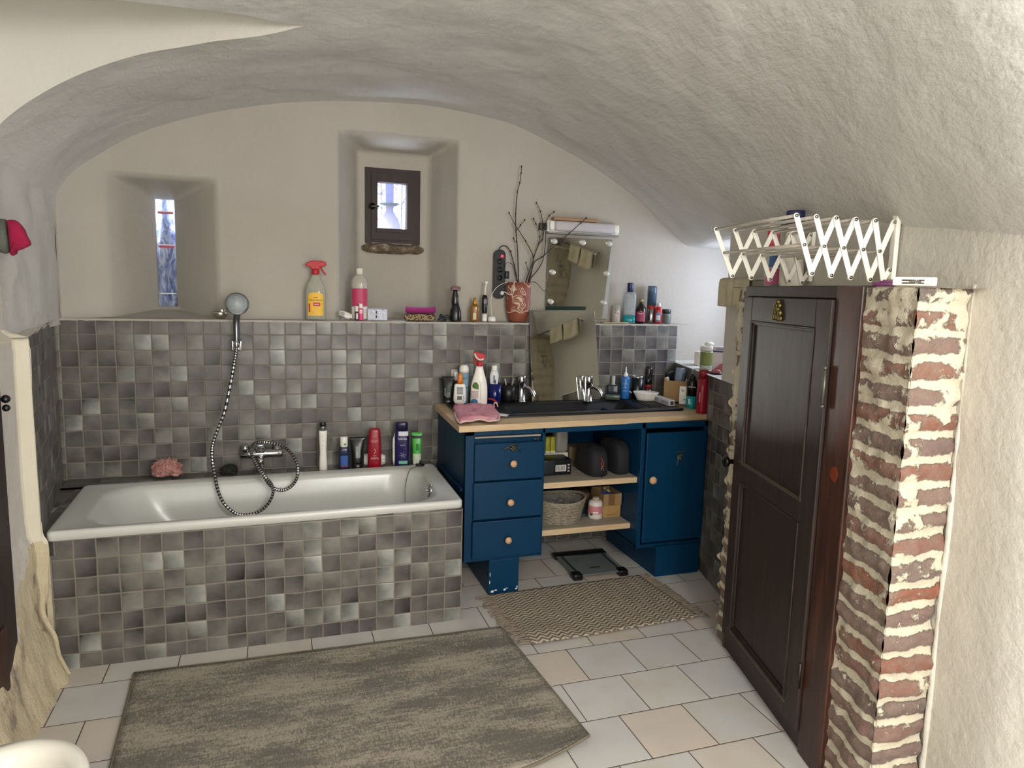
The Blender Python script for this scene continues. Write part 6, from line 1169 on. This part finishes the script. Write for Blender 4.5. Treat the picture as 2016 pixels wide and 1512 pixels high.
m = MB(); m.box(-W/2, W/2, -.02, .03, 0, H*.7, 0, .001); m.build('box_base', mt('5e1450', .5), o); m = MB(); m.box(-W*.22, W*.48, -.018, .028, H*.7, H, 0, .001); m.build('box_lid', mt('6a1a5a', .5), o)
o, W, H, s_ = litem('rack_clip', 'white plastic wall fitting with metal springs lying on the brick pier', 'fitting', 1800, 545.5, 76, .05)
m = MB(); m.box(-W/2, W/2, -.012, .02, 0, H, 0, .003); m.build('white_casing', M_rack, o)
for zf in (.30, .62):
    m = MB(); m.tube([Vector((-W*.28, -.0135, H*zf)), Vector((W*.22, -.0135, H*zf))], .0022, 6); m.build('spring_rod', mt('8b8880', .25, .9), o)
m = MB(); m.tube([Vector((-W*.12+W*.26*t/24+0, -.0145+.0022*math.cos(t*1.6), H*.46+.0055*math.sin(t*1.6))) for t in range(25)], .0010, 5); m.build('coil_spring', mt('a09c92', .25, .9), o)
m = MB(); m.box(W*.26, W*.44, -.0135, -.012, H*.2, H*.8); m.build('recess_panel', mt('cfcbc0', .4), o)

# woollen hat at the far left
hx = lambda a, b, y=-1.02: atY(a, b, y)
o = thing('knitted_hat', 'raspberry and grey-green woollen hat hanging at the far left edge', 'hat', hx(12, 470)); O = Vector(o.location)
def blob(pts, d, mat, name, seed):
    P = [hx(a, b)-O for a, b in pts]; c = sum(P, Vector())/len(P); L = cat(P+[P[0]], 4)[:-1]; m = MB()
    loft(m, [[c+(p-c)*q+Vector((0, -d*h_+.004*noise.noise(Vector((k*.3, h_*4, seed))), 0)) for k, p in enumerate(L)] for q, h_ in ((.9, -.6), (1, 0), (.94, .5), (.7, .85), (.3, 1), (.02, 1.02))], cap0=True, cap1=True); m.build(name, mat, o)
blob([(14, 433), (28, 433), (38, 438), (47, 450), (52, 462), (60, 478), (57, 485), (44, 491), (31, 496), (30, 502), (22, 502), (20, 480)], .035, terry('raspberry_wool', '97103a', 'a31745'), 'raspberry_crown', 2)
blob([(-30, 425), (0, 430), (13, 434), (16, 460), (20, 494), (10, 500), (0, 497), (-30, 505)], .042, terry('grey_green_wool', '565a50', '6a6e64'), 'grey_green_brim', 5)

# white bowl in the near left corner
o = thing('white_bowl', 'white ceramic bowl with thick rounded rim in the near left corner', 'bowl', (.375, -2.185, 0)); m = MB()
m.lathe([(.001, 0), (.10, 0), (.105, .02), (.095, .10), (.11, .22), (.150, .32), (.172, .375), (.176, .392), (.168, .402), (.150, .404), (.132, .398), (.122, .380), (.105, .34), (.06, .29), (.001, .28)], 48, sy=1.12); m.build('bowl_shell', mt('e6e2d6', .15, var=.02), o)
m = MB(); m.lathe([(.001, .0), (.112, .0), (.114, .004), (.001, .006)], 40, sy=1.12, c=(0, 0, .355)); m.build('bowl_inside', mt('8f7a60', .5), o)
